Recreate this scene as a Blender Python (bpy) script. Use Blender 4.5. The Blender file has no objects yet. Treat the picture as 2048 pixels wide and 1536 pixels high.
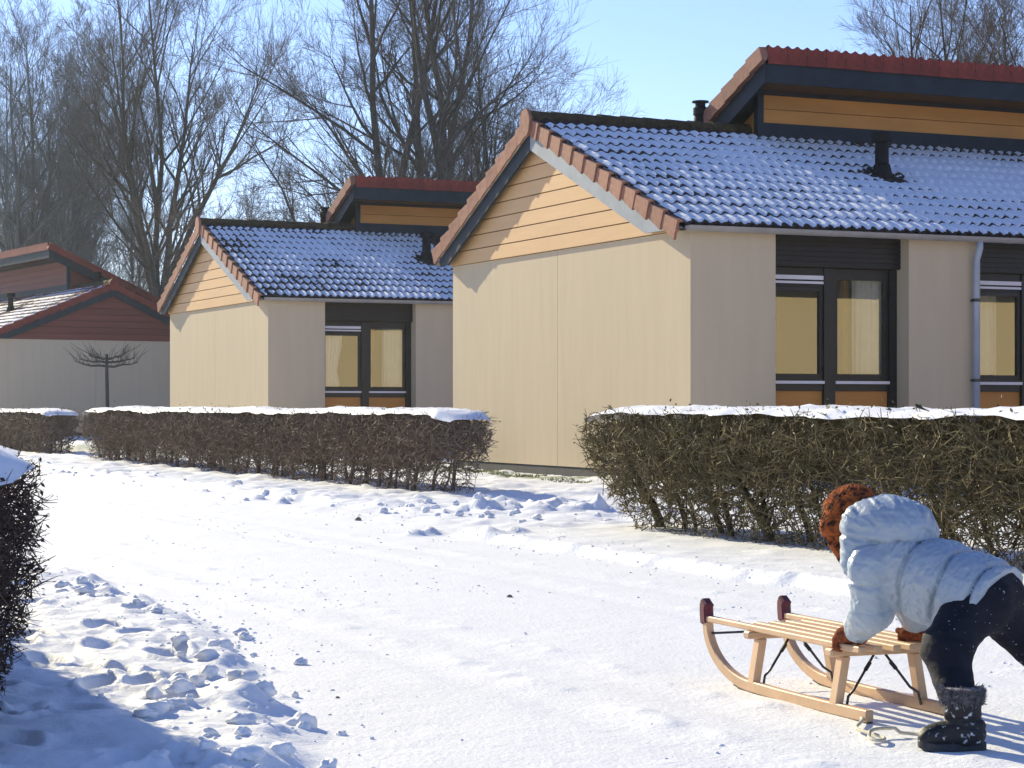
import bpy, math, random
import numpy as np
from mathutils import Vector, Matrix

random.seed(7)
rng = np.random.default_rng(11)
SC = bpy.context.scene
COL = SC.collection
R = math.radians

# ------------------------------------------------------------------ camera, sky, sun, exposure
cam_d = bpy.data.cameras.new('camera')
cam = bpy.data.objects.new('camera', cam_d)
COL.objects.link(cam)
cam.location = (0.0, 0.0, 0.9)
cam.rotation_euler = (R(90), 0, 0)
cam_d.sensor_width = 36.0
cam_d.lens = 36.0 * 4200 / 2048
cam_d.shift_y = 47 / 2048
cam_d.clip_start = 0.05
cam_d.clip_end = 4000
SC.camera = cam

SUN_EL, SUN_AZ = R(23.7), R(-36.0)          # azimuth from +Y towards +X
world = bpy.data.worlds.new('World')
SC.world = world
world.use_nodes = True
wn = world.node_tree
wn.nodes.clear()
sky = wn.nodes.new('ShaderNodeTexSky')
sky.sky_type = 'NISHITA'
sky.sun_disc = False
sky.sun_elevation = SUN_EL
sky.sun_rotation = SUN_AZ
sky.altitude = 0
sky.air_density = 1.0
sky.dust_density = 0.05
sky.ozone_density = 2.4
bg = wn.nodes.new('ShaderNodeBackground')
bg.inputs['Strength'].default_value = 0.096
wo = wn.nodes.new('ShaderNodeOutputWorld')
tint = wn.nodes.new('ShaderNodeMix'); tint.data_type = 'RGBA'; tint.blend_type = 'MULTIPLY'
tint.inputs[0].default_value = 1.0; tint.inputs[7].default_value = (0.97, 0.975, 1.27, 1)
wn.links.new(sky.outputs[0], tint.inputs[6]); wn.links.new(tint.outputs[2], bg.inputs[0])
wn.links.new(bg.outputs[0], wo.inputs[0])

sun_d = bpy.data.lights.new('sun', 'SUN')
sun_d.energy = 4.6
sun_d.angle = R(0.5)
sun_d.color = (1.0, 0.89, 0.605)
sun = bpy.data.objects.new('sun', sun_d)
COL.objects.link(sun)
S = Vector((math.sin(SUN_AZ) * math.cos(SUN_EL), math.cos(SUN_AZ) * math.cos(SUN_EL), math.sin(SUN_EL)))
sun.rotation_euler = S.to_track_quat('Z', 'Y').to_euler()
sun.location = S * 60

SC.view_settings.view_transform = 'Standard'
SC.view_settings.look = 'None'
SC.view_settings.exposure = 0.70
SC.view_settings.gamma = 1.0
SC.view_settings.use_curve_mapping = False
SC.cycles.max_bounces = 7
SC.cycles.transparent_max_bounces = 12

# ------------------------------------------------------------------ helpers
def empty(name, loc=(0, 0, 0), rz=0.0):
    o = bpy.data.objects.new(name, None)
    o.empty_display_size = 0.1
    COL.objects.link(o)
    o.location = loc
    o.rotation_euler = (0, 0, rz)
    return o

def tag(o, label=None, cat=None, group=None, kind=None):
    if label: o['label'] = label
    if cat: o['category'] = cat
    if group: o['group'] = group
    if kind: o['kind'] = kind
    return o

def link(name, me, mat=None, parent=None, smooth=False):
    o = bpy.data.objects.new(name, me)
    COL.objects.link(o)
    if mat is not None and len(me.materials) == 0:
        for m in (mat if isinstance(mat, (list, tuple)) else [mat]):
            me.materials.append(m)
    if parent is not None: o.parent = parent
    if smooth and len(me.polygons):
        me.polygons.foreach_set('use_smooth', np.ones(len(me.polygons), dtype=bool))
    return o

def np_mesh(name, V, F):
    """V (n,3), F (m,k) arrays -> mesh"""
    V = np.asarray(V, dtype=np.float32); F = np.asarray(F, dtype=np.int32)
    me = bpy.data.meshes.new(name)
    k = F.shape[1]
    me.vertices.add(len(V)); me.vertices.foreach_set('co', V.ravel())
    me.loops.add(F.size); me.loops.foreach_set('vertex_index', F.ravel())
    me.polygons.add(len(F))
    me.polygons.foreach_set('loop_start', np.arange(0, F.size, k, dtype=np.int32))
    me.update(calc_edges=True)
    me.validate()
    return me

class MB:
    """collects simple solids into one mesh; mirror flips the second axis"""
    def __init__(self, mirror=False):
        self.v, self.f, self.mi, self.mir = [], [], [], mirror
        self.cur = 0
    def poly(self, pts, faces):
        n = len(self.v)
        for p in pts:
            self.v.append((p[0], -p[1] if self.mir else p[1], p[2]))
        for f in faces:
            f = tuple(i + n for i in f)
            self.f.append(f[::-1] if self.mir else f)
            self.mi.append(self.cur)
    def box(self, x0, x1, y0, y1, z0, z1):
        P = [(x0,y0,z0),(x1,y0,z0),(x1,y1,z0),(x0,y1,z0),(x0,y0,z1),(x1,y0,z1),(x1,y1,z1),(x0,y1,z1)]
        self.poly(P, [(3,2,1,0),(4,5,6,7),(0,1,5,4),(1,2,6,5),(2,3,7,6),(3,0,4,7)])
    def prism(self, prof, axis_a, axis_b):
        """prof: list of points (3d, ccw seen from +offset end); extruded from axis_a to axis_b offset vectors"""
        n = len(prof)
        A = [tuple(p[i] + axis_a[i] for i in range(3)) for p in prof]
        B = [tuple(p[i] + axis_b[i] for i in range(3)) for p in prof]
        fs = [tuple(range(n))[::-1], tuple(range(n, 2*n))]
        for i in range(n):
            j = (i + 1) % n
            fs.append((i, j, n + j, n + i))
        self.poly(A + B, fs)
    def tube(self, pts, r, k=8, cap=True):
        pts = [Vector(p) for p in pts]
        rs = r if isinstance(r, (list, tuple)) else [r] * len(pts)
        rings = []
        up = None
        for i, p in enumerate(pts):
            d = (pts[min(i+1, len(pts)-1)] - pts[max(i-1, 0)]).normalized()
            if up is None:
                up = d.orthogonal().normalized()
            up = (up - d * up.dot(d)).normalized()
            w = d.cross(up)
            rings.append([tuple(p + (up * math.cos(a) + w * math.sin(a)) * rs[i]) for a in [2*math.pi*j/k for j in range(k)]])
        fs = []
        for i in range(len(pts) - 1):
            for j in range(k):
                a, b = i*k + j, i*k + (j+1) % k
                fs.append((a, b, b + k, a + k))
        if cap:
            fs.append(tuple(range(k))[::-1]); fs.append(tuple(range((len(pts)-1)*k, len(pts)*k)))
        self.poly([q for ring in rings for q in ring], fs)
    def lathe(self, cx, cy, prof, k=16):
        """prof: (r,z) bottom to top"""
        P, fs = [], []
        for r, z in prof:
            for j in range(k):
                a = 2*math.pi*j/k
                P.append((cx + r*math.cos(a), cy + r*math.sin(a), z))
        for i in range(len(prof)-1):
            for j in range(k):
                a, b = i*k + j, i*k + (j+1) % k
                fs.append((a, b, b+k, a+k))
        fs.append(tuple(range(k))[::-1]); fs.append(tuple(range((len(prof)-1)*k, len(prof)*k)))
        self.poly(P, fs)
    def mesh(self, name):
        me = bpy.data.meshes.new(name)
        me.from_pydata(self.v, [], self.f)
        me.polygons.foreach_set('material_index', np.array(self.mi, dtype=np.int32))
        me.update()
        return me
    def build(self, name, mat, parent=None, smooth=False, bevel=0.0):
        o = link(name, self.mesh(name), mat, parent, smooth)
        if bevel:
            m = o.modifiers.new('bevel', 'BEVEL'); m.width = bevel; m.segments = 1; m.limit_method = 'ANGLE'
        return o

# ---- vectorised value noise
_perm = np.random.default_rng(3).random((64, 64, 64)).astype(np.float32)
def vnoise(x, y, z=0.0):
    x, y, z = np.broadcast_arrays(np.asarray(x, np.float64), np.asarray(y, np.float64), np.asarray(z, np.float64))
    xi, yi, zi = np.floor(x), np.floor(y), np.floor(z)
    fx, fy, fz = x - xi, y - yi, z - zi
    fx = fx*fx*(3-2*fx); fy = fy*fy*(3-2*fy); fz = fz*fz*(3-2*fz)
    xi = xi.astype(int) & 63; yi = yi.astype(int) & 63; zi = zi.astype(int) & 63
    x1, y1, z1 = (xi+1) & 63, (yi+1) & 63, (zi+1) & 63
    def L(a, b, t): return a + (b - a) * t
    c00 = L(_perm[xi, yi, zi], _perm[x1, yi, zi], fx); c10 = L(_perm[xi, y1, zi], _perm[x1, y1, zi], fx)
    c01 = L(_perm[xi, yi, z1], _perm[x1, yi, z1], fx); c11 = L(_perm[xi, y1, z1], _perm[x1, y1, z1], fx)
    return L(L(c00, c10, fy), L(c01, c11, fy), fz)          # 0..1
def fbm(x, y, z=0.0, o=3):
    t, a, s = 0, 0.5, 0
    for i in range(o):
        t = t + a * vnoise(x * 2**i + 17*i, y * 2**i + 5*i, np.asarray(z) * 2**i); s += a; a *= 0.5
    return t / s
def sstep(a, b, x):
    t = np.clip((x - a) / (b - a), 0, 1)
    return t*t*(3-2*t)

# ---- materials
MATS = {}
def mat(name, col, rough=0.7, var=0.0, vscale=8.0, bump=0.0, bscale=60.0, spec=0.4, stretch=(1,1,1), metal=0.0, col2=None, detail=4.0, obj_rand=0.0, bdist=0.01):
    if name in MATS: return MATS[name]
    m = bpy.data.materials.new(name); m.use_nodes = True
    nt = m.node_tree; N = nt.nodes; L = nt.links
    b = N['Principled BSDF']
    b.inputs['Roughness'].default_value = rough
    b.inputs['Specular IOR Level'].default_value = spec
    b.inputs['Metallic'].default_value = metal
    b.inputs['Base Color'].default_value = (*col, 1)
    tc = N.new('ShaderNodeTexCoord'); mp = N.new('ShaderNodeMapping'); mp.inputs['Scale'].default_value = stretch
    L.new(tc.outputs['Object'], mp.inputs['Vector'])
    out = None
    if var > 0 or col2:
        ns = N.new('ShaderNodeTexNoise'); ns.inputs['Scale'].default_value = vscale; ns.inputs['Detail'].default_value = detail
        L.new(mp.outputs[0], ns.inputs['Vector'])
        rp = N.new('ShaderNodeValToRGB')
        rp.color_ramp.elements[0].position = 0.32; rp.color_ramp.elements[1].position = 0.68
        c2 = col2 if col2 else tuple(min(1, c * (1 + var)) for c in col)
        c1 = col if col2 else tuple(c * (1 - var) for c in col)
        rp.color_ramp.elements[0].color = (*c1, 1); rp.color_ramp.elements[1].color = (*c2, 1)
        L.new(ns.outputs['Fac'], rp.inputs[0]); out = rp.outputs[0]
        if obj_rand:
            oi = N.new('ShaderNodeObjectInfo'); mr = N.new('ShaderNodeMapRange')
            mr.inputs['To Min'].default_value = 1 - obj_rand; mr.inputs['To Max'].default_value = 1 + obj_rand
            L.new(oi.outputs['Random'], mr.inputs[0])
            vm = N.new('ShaderNodeVectorMath'); vm.operation = 'SCALE'
            L.new(out, vm.inputs[0]); L.new(mr.outputs[0], vm.inputs['Scale']); out = vm.outputs[0]
        L.new(out, b.inputs['Base Color'])
    if bump > 0:
        n2 = N.new('ShaderNodeTexNoise'); n2.inputs['Scale'].default_value = bscale; n2.inputs['Detail'].default_value = 5
        L.new(mp.outputs[0], n2.inputs['Vector'])
        bp = N.new('ShaderNodeBump'); bp.inputs['Strength'].default_value = bump; bp.inputs['Distance'].default_value = bdist
        L.new(n2.outputs['Fac'], bp.inputs['Height']); L.new(bp.outputs[0], b.inputs['Normal'])
    MATS[name] = m
    return m

M_RENDER = mat('cream_render', (0.58, 0.468, 0.318), 0.9, 0.028, 7, 0.35, 90, 0.2, (1, 1, 0.10), bdist=0.006)
M_PLINTH = mat('black_plinth', (0.03, 0.032, 0.037), 0.7, 0.25, 6, 0.2, 40)
M_PLANK = mat('peach_siding', (0.64, 0.39, 0.185), 0.62, 0.05, 3.0, 0.12, 30, 0.3, (0.25, 0.25, 3), obj_rand=0.035)
M_ORANGE = mat('ochre_siding', (0.52, 0.235, 0.058), 0.6, 0.13, 2.0, 0.12, 30, 0.3, (0.4, 0.4, 2), obj_rand=0.05)
M_REDPLANK = mat('red_siding', (0.19, 0.05, 0.038), 0.65, 0.1, 2.0, 0.12, 30, 0.3, (0.3, 0.3, 3), obj_rand=0.07)
M_TRIM = mat('blue_grey_trim', (0.026, 0.034, 0.046), 0.6, 0.12, 5, 0.05, 30, 0.12)
M_BARGE = mat('zinc_barge', (0.24, 0.26, 0.28), 0.5, 0.12, 4, 0.05, 30)
M_BLACK = mat('black_frame', (0.010, 0.010, 0.011), 0.42, 0.2, 6)
M_GREYFRAME = mat('dark_grey_frame', (0.02, 0.02, 0.02), 0.4, 0.15, 6)
M_TILE = mat('dark_roof_tile', (0.045, 0.035, 0.033), 0.85, 0.35, 25, 0.3, 120, 0.2, obj_rand=0.25)
M_VERGE = mat('brick_verge_tile', (0.30, 0.14, 0.095), 0.8, 0.16, 14, 0.3, 90, 0.25, obj_rand=0.12)
M_REDTILE = mat('red_edge_tile', (0.2, 0.036, 0.025), 0.7, 0.2, 10, 0.25, 80, 0.3, obj_rand=0.12)
M_RIDGE = mat('mossy_ridge_tile', (0.035, 0.024, 0.022), 0.95, 0, 14, 0.6, 50, 0.15, col2=(0.075, 0.06, 0.03), obj_rand=0.2)
M_GUTTER = mat('grey_gutter', (0.33, 0.30, 0.27), 0.5, 0.12, 4)
M_PIPE = mat('zinc_pipe', (0.36, 0.4, 0.46), 0.45, 0.08, 4, metal=0.2)
M_VENT = mat('black_vent', (0.009, 0.009, 0.010), 0.6, 0.2, 8, spec=0.2)
M_STRIP = mat('white_strip', (0.72, 0.68, 0.68), 0.5, 0.05, 5)
M_CURTAIN = mat('white_curtain', (0.85, 0.86, 0.88), 0.9, 0.03, 6)
M_TAN = mat('tan_curtain', (0.5, 0.28, 0.1), 0.9, 0.1, 6)
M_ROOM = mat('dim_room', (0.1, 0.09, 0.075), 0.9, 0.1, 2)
M_WOOD = mat('beech_wood', (0.62, 0.405, 0.235), 0.5, 0.1, 9, 0.06, 60, 0.4, (1, 1, 1), obj_rand=0.05)
M_HORN = mat('maroon_cap', (0.125, 0.014, 0.022), 0.45, 0.12, 20)
M_STEEL = mat('dark_steel', (0.06, 0.062, 0.066), 0.35, 0.2, 30, metal=0.6)
M_ROPE = mat('cream_rope', (0.66, 0.6, 0.46), 0.9, 0.1, 80, 0.5, 250)
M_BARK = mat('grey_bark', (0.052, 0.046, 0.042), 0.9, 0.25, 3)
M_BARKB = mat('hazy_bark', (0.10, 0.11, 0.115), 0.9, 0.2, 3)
M_TWIG = mat('brown_twig', (0.10, 0.085, 0.072), 0.85, 0.25, 1.2)

def glass_mat():
    m = bpy.data.materials.new('window_glass'); m.use_nodes = True
    N = m.node_tree.nodes; L = m.node_tree.links
    N.clear()
    o = N.new('ShaderNodeOutputMaterial'); mx = N.new('ShaderNodeMixShader')
    t = N.new('ShaderNodeBsdfTransparent'); t.inputs[0].default_value = (0.94, 0.97, 0.93, 1)
    g = N.new('ShaderNodeBsdfGlossy'); g.inputs['Roughness'].default_value = 0.0; g.inputs[0].default_value = (0.95, 0.97, 0.86, 1)
    lw = N.new('ShaderNodeLayerWeight'); lw.inputs[0].default_value = 0.5
    mr = N.new('ShaderNodeMapRange'); mr.inputs['To Min'].default_value = 0.11; mr.inputs['To Max'].default_value = 1.0
    tc = N.new('ShaderNodeTexCoord'); ns = N.new('ShaderNodeTexNoise'); ns.inputs['Scale'].default_value = 0.9
    bp = N.new('ShaderNodeBump'); bp.inputs['Strength'].default_value = 0.03; bp.inputs['Distance'].default_value = 0.02
    L.new(tc.outputs['Object'], ns.inputs['Vector']); L.new(ns.outputs['Fac'], bp.inputs['Height']); L.new(bp.outputs[0], g.inputs['Normal'])
    L.new(lw.outputs['Fresnel'], mr.inputs[0]); L.new(mr.outputs[0], mx.inputs[0])
    L.new(t.outputs[0], mx.inputs[1]); L.new(g.outputs[0], mx.inputs[2]); L.new(mx.outputs[0], o.inputs[0])
    return m
M_GLASS = glass_mat()

def snow_mat(name, attr=False, bscale=45, bump=0.35):
    m = bpy.data.materials.new(name); m.use_nodes = True
    N = m.node_tree.nodes; L = m.node_tree.links
    b = N['Principled BSDF']
    b.inputs['Roughness'].default_value = 0.65; b.inputs['Specular IOR Level'].default_value = 0.25
    tc = N.new('ShaderNodeTexCoord')
    n1 = N.new('ShaderNodeTexNoise'); n1.inputs['Scale'].default_value = bscale; n1.inputs['Detail'].default_value = 8; n1.inputs['Roughness'].default_value = 0.65
    L.new(tc.outputs['Object'], n1.inputs['Vector'])
    bp = N.new('ShaderNodeBump'); bp.inputs['Strength'].default_value = bump; bp.inputs['Distance'].default_value = 0.012
    L.new(n1.outputs['Fac'], bp.inputs['Height']); L.new(bp.outputs[0], b.inputs['Normal'])
    n2 = N.new('ShaderNodeTexNoise'); n2.inputs['Scale'].default_value = 1.3; n2.inputs['Detail'].default_value = 6
    L.new(tc.outputs['Object'], n2.inputs['Vector'])
    rp = N.new('ShaderNodeValToRGB')
    rp.color_ramp.elements[0].color = (0.80, 0.81, 0.83, 1); rp.color_ramp.elements[1].color = (0.88, 0.885, 0.90, 1)
    L.new(n2.outputs['Fac'], rp.inputs[0])
    out = rp.outputs[0]
    if attr:
        at = N.new('ShaderNodeAttribute'); at.attribute_name = 'grass'
        n3 = N.new('ShaderNodeTexNoise'); n3.inputs['Scale'].default_value = 14; n3.inputs['Detail'].default_value = 6
        L.new(tc.outputs['Object'], n3.inputs['Vector'])
        mu = N.new('ShaderNodeMath'); mu.operation = 'MULTIPLY_ADD'; mu.inputs[1].default_value = 1.6; mu.inputs[2].default_value = -0.85
        ad = N.new('ShaderNodeMath'); ad.operation = 'ADD'; ad.use_clamp = True
        L.new(n3.outputs['Fac'], mu.inputs[0]); L.new(at.outputs['Fac'], ad.inputs[0]); L.new(mu.outputs[0], ad.inputs[1])
        ml = N.new('ShaderNodeMath'); ml.operation = 'MULTIPLY'; ml.use_clamp = True
        L.new(ad.outputs[0], ml.inputs[0]); L.new(at.outputs['Fac'], ml.inputs[1])
        mx = N.new('ShaderNodeMix'); mx.data_type = 'RGBA'
        L.new(ml.outputs[0], mx.inputs[0]); L.new(out, mx.inputs[6]); mx.inputs[7].default_value = (0.16, 0.2, 0.05, 1)
        out = mx.outputs[2]
        # faint grey noise specks over the packed track
        a2 = N.new('ShaderNodeAttribute'); a2.attribute_name = 'track'
        n4 = N.new('ShaderNodeTexNoise'); n4.inputs['Scale'].default_value = 26; n4.inputs['Detail'].default_value = 7; n4.inputs['Roughness'].default_value = 0.7
        L.new(tc.outputs['Object'], n4.inputs['Vector'])
        r4 = N.new('ShaderNodeValToRGB'); r4.color_ramp.elements[0].position = 0.60; r4.color_ramp.elements[1].position = 0.78
        L.new(n4.outputs['Fac'], r4.inputs[0])
        m4 = N.new('ShaderNodeMath'); m4.operation = 'MULTIPLY'
        L.new(r4.outputs[0], m4.inputs[0]); L.new(a2.outputs['Fac'], m4.inputs[1])
        mx2 = N.new('ShaderNodeMix'); mx2.data_type = 'RGBA'
        L.new(m4.outputs[0], mx2.inputs[0]); L.new(out, mx2.inputs[6]); mx2.inputs[7].default_value = (0.62, 0.62, 0.62, 1)
        out = mx2.outputs[2]
    L.new(out, b.inputs['Base Color'])
    return m
M_GSNOW = snow_mat('ground_snow', True, 46, 0.55)
M_SNOW = snow_mat('fresh_snow', False, 40, 0.3)

# ---- site axes: d1 runs along the lane away from the camera, d2 to its right
D1 = np.array([-0.4115, 0.9114]); D2 = np.array([0.9114, 0.4115])
def ab(x, y): return x*D2[0] + y*D2[1], x*D1[0] + y*D1[1]
def xy(a, b): return a*D2 + b*D1

# ------------------------------------------------------------------ ground
_fr = np.random.default_rng(21)
FEET = []
for i in range(85):
    b_ = _fr.uniform(4.0, 11.5); a_ = _fr.uniform(0.95, min(2.3, 1.42 + 0.19*(b_ - 4.2)))
    FEET.append((a_, b_, _fr.uniform(-0.6, 0.6), _fr.uniform(0.05, 0.075), _fr.uniform(0.09, 0.14), _fr.uniform(0.018, 0.045)))
PILES = []
for i in range(90):                                    # ploughed lumps
    side = _fr.random()
    if side < 0.45:
        b_ = _fr.uniform(4, 10); PILES.append((min(2.45, 1.5 + 0.19*(b_ - 4.2)) + _fr.normal(0, 0.12), b_, _fr.uniform(0.012, 0.035), _fr.uniform(0.008, 0.02)))
    elif side < 0.7:
        PILES.append((_fr.uniform(6.4, 8.3), _fr.uniform(15.0, 18.0), _fr.uniform(0.05, 0.15), _fr.uniform(0.02, 0.06)))
    elif side < 0.85:
        PILES.append((6.4 + _fr.normal(0, 0.2), _fr.uniform(18, 33), _fr.uniform(0.05, 0.12), _fr.uniform(0.03, 0.07)))
    else:
        PILES.append((5.7 + _fr.normal(0, 0.1), _fr.uniform(6, 14), _fr.uniform(0.02, 0.05), _fr.uniform(0.008, 0.022)))
PILES += [(5.79, 13.03, 0.12, 0.05), (5.92, 12.98, 0.07, 0.05), (5.68, 13.1, 0.07, 0.03), (5.55, 13.75, 0.10, 0.05), (5.42, 13.72, 0.07, 0.045), (5.65, 13.9, 0.07, 0.05), (7.2, 15.7, 0.30, 0.07), (7.5, 15.5, 0.24, 0.08), (7.9, 15.3, 0.26, 0.07), (6.9, 16.0, 0.22, 0.05), (7.35, 15.5, 0.1, 0.06), (7.7, 15.3, 0.08, 0.06)]

def left_edge(b):  return np.clip(1.50 + 0.19*(np.asarray(b) - 4.2), 1.35, 2.45) + 0.22*(vnoise(b*1.3, 7.2) - 0.5) + 0.12*(vnoise(b*4, 2.2) - 0.5)
def right_edge(b):
    base = 5.66 + 0.10*(vnoise(b*0.7, 3.3) - 0.5) + 0.05*(vnoise(b*4, 9.1) - 0.5)
    far = 6.38 + 0.25*(vnoise(b*0.8, 4.4) - 0.5) + 0.12*(vnoise(b*3, 4.9) - 0.5)
    return base + (far - base) * sstep(16.8, 18.2, b)
def heights(x, y):
    a, b = ab(x, y)
    n1 = fbm(x*1.1, y*1.1, 0.3, 3) - 0.5
    n2 = fbm(x*5, y*5, 1.3, 3) - 0.5
    n3 = fbm(x*18, y*18, 2.3, 3) - 0.5
    clod = np.abs(fbm(x*7, y*7, 4.1, 4) - 0.5)
    le, re = left_edge(b), right_edge(b)
    mL = sstep(0.10, -0.12, a - le)
    mR = sstep(-0.06, 0.07, a - re)
    path = sstep(13.4, 13.7, b) * sstep(18.0, 17.2, b)              # walk through the gap in the hedges
    mR = mR * (1 - path)
    far = sstep(60, 35, np.hypot(x, y))
    z = 0.004*n1 + 0.005*n2*far + 0.004*n3
    for ra in (2.75, 3.15, 4.45, 4.9):                               # shallow wheel tracks
        wob = 0.12*(vnoise(b*0.25 + ra, 6.6) - 0.5)
        z = z - 0.006*np.exp(-((a - ra - wob)/0.09)**2) * (0.5 + vnoise(b*2, ra))
        z = z + 0.012*np.exp(-((a - ra - 0.17 - wob)/0.05)**2) * np.clip(n2*3, 0, 1)
    soft = fbm(x*2.6, y*2.6, 5.5, 4)
    z = z + mL*(0.045 + 0.075*(soft - 0.5) + 0.028*n2 - 0.02*clod + 0.010*n3)
    z = z + 0.032*np.exp(-((a - le + 0.06)/0.07)**2)*sstep(0.42, 0.72, fbm(x*4, y*4, 8.8, 3))
    z = z + mR*(0.055 + 0.03*(soft - 0.5) + 0.012*n2)
    z = z + 0.028*np.exp(-((a - re)/0.06)**2)*sstep(0.40, 0.75, fbm(x*3, y*3, 9.9, 5))*(0.4 + 1.2*fbm(x*16, y*16, 1.9, 3))*(1-path)
    rough2 = mR*sstep(17.2, 18.4, b)
    z = z + rough2*(0.10*(soft - 0.45) + 0.05*n2)
    z = z + path*sstep(5.4, 6.6, a)*(0.04 + 0.10*(soft - 0.5) + 0.04*n2)
    near = (np.hypot(x, y) < 40)
    for (fa, fb, rot, w, l, d) in FEET:
        da, db = a - fa, b - fb
        s = (np.abs(da) < 0.5) & (np.abs(db) < 0.5)
        if not s.any(): continue
        c_, s_ = math.cos(rot), math.sin(rot)
        p, q = da[s]*c_ + db[s]*s_, -da[s]*s_ + db[s]*c_
        e = np.sqrt((p/w)**2 + (q/l)**2)
        z[s] += -d*sstep(1.15, 0.65, e) + 0.35*d*np.exp(-((e - 1.3)/0.22)**2)
    for (pa, pb, r_, h_) in PILES:
        d2_ = ((a - pa)**2 + (b - pb)**2)/r_**2
        s = d2_ < 9
        if s.any():
            z[s] += h_*np.exp(-d2_[s])*np.clip(0.45 + 2.6*clod[s] + 1.5*n2[s], 0.1, 2)
    return z
def gz(x, y): return float(heights(np.array([x], float), np.array([y], float))[0])

th = np.concatenate([np.linspace(-math.pi, -0.42, 40, endpoint=False), np.linspace(-0.42, -0.27, 40, endpoint=False),
                     np.linspace(-0.27, 0.27, 330, endpoint=False), np.linspace(0.27, 0.42, 40, endpoint=False), np.linspace(0.42, math.pi, 40)])
rr = np.concatenate([np.linspace(0.4, 3.4, 8, endpoint=False), np.geomspace(3.4, 40, 800, endpoint=False), np.geomspace(40, 2500, 60)])
RR, TT = np.meshgrid(rr, th, indexing='ij')
GX, GY = (RR*np.sin(TT)).ravel(), (RR*np.cos(TT)).ravel()
GZ = heights(GX, GY)
nr, nt_ = len(rr), len(th)
idx = np.arange(nr*nt_).reshape(nr, nt_)
F = np.stack([idx[:-1, :-1], idx[:-1, 1:], idx[1:, 1:], idx[1:, :-1]], -1).reshape(-1, 4)[:, ::-1]
gme = np_mesh('snowy_ground', np.stack([GX, GY, GZ], 1), F)
ga, gb = ab(GX, GY)
grass = sstep(9.9, 10.7, ga)*sstep(11.4, 11.1, ga)*sstep(19, 22, gb)*sstep(33, 30, gb)*sstep(0.34, 0.58, fbm(GX*1.2, GY*1.2, 3, 3))*1.1
grass += sstep(8.6, 9.2, ga)*sstep(11.5, 10.5, ga)*sstep(35, 36.5, gb)*sstep(50, 46, gb)*0.8
track = sstep(0.1, 0.4, ga - left_edge(gb))*sstep(-0.1, -0.4, ga - right_edge(gb))*(0.35 + 0.65*sstep(0.45, 0.65, fbm(GX*0.5, GY*0.9, 6, 3)))
for nm, arr in (('grass', grass), ('track', track)):
    at = gme.attributes.new(nm, 'FLOAT', 'POINT'); at.data.foreach_set('value', np.clip(arr, 0, 1).astype(np.float32))
ground = link('snowy_ground', gme, M_GSNOW, None, True)
tag(ground, kind='structure')

# ------------------------------------------------------------------ cottages
ROLL, TW, COURSE = 0.147, 0.294, 0.345
VE, ZE = -0.06, 2.90            # front eave
VR, ZR = 3.875, 4.54            # ridge
VL, ZL = 7.04, 3.06             # rear eave of the gabled end
SF = (ZR - ZE)/(VR - VE); SB = (ZR - ZL)/(VL - VR)
LEN_F = math.hypot(VR - VE, ZR - ZE); AF = math.atan(SF)
W_, LENGTH = 6.776, 12.4
WINS = [(1.09, 2.885), (3.89, 5.685), (6.69, 8.485), (9.49, 11.285)]
UC, VC = 3.03, 3.60             # clerestory corner
UF, VF, ZF0 = 2.73, 2.90, 5.477  # its fascia corner
SM = 0.4537

def roll_h(u): return 0.034*(0.5 + 0.5*np.cos(2*math.pi*(u/ROLL)))**1.4

def tile_mesh(mir):
    n = 13
    us = np.linspace(0, TW, n); P = []; fs = []
    cs, sn = math.cos(AF), math.sin(AF)
    rows = [(-0.0, 0.008), (-0.0, 0.036), (COURSE + 0.04, 0.006)]
    for s, off in rows:
        for u in us:
            h = off + float(roll_h(u))
            P.append((u, s*cs - h*sn, s*sn + h*cs))
    for r_ in range(2):
        for i in range(n-1):
            fs.append((r_*n + i, r_*n + i + 1, (r_+1)*n + i + 1, (r_+1)*n + i))
    mb = MB(mir); mb.poly(P, fs)
    me = mb.mesh('roof_tile'); me.materials.append(M_TILE)
    me.polygons.foreach_set('use_smooth', np.array([False]*(n-1) + [True]*(n-1)))
    return me

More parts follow.
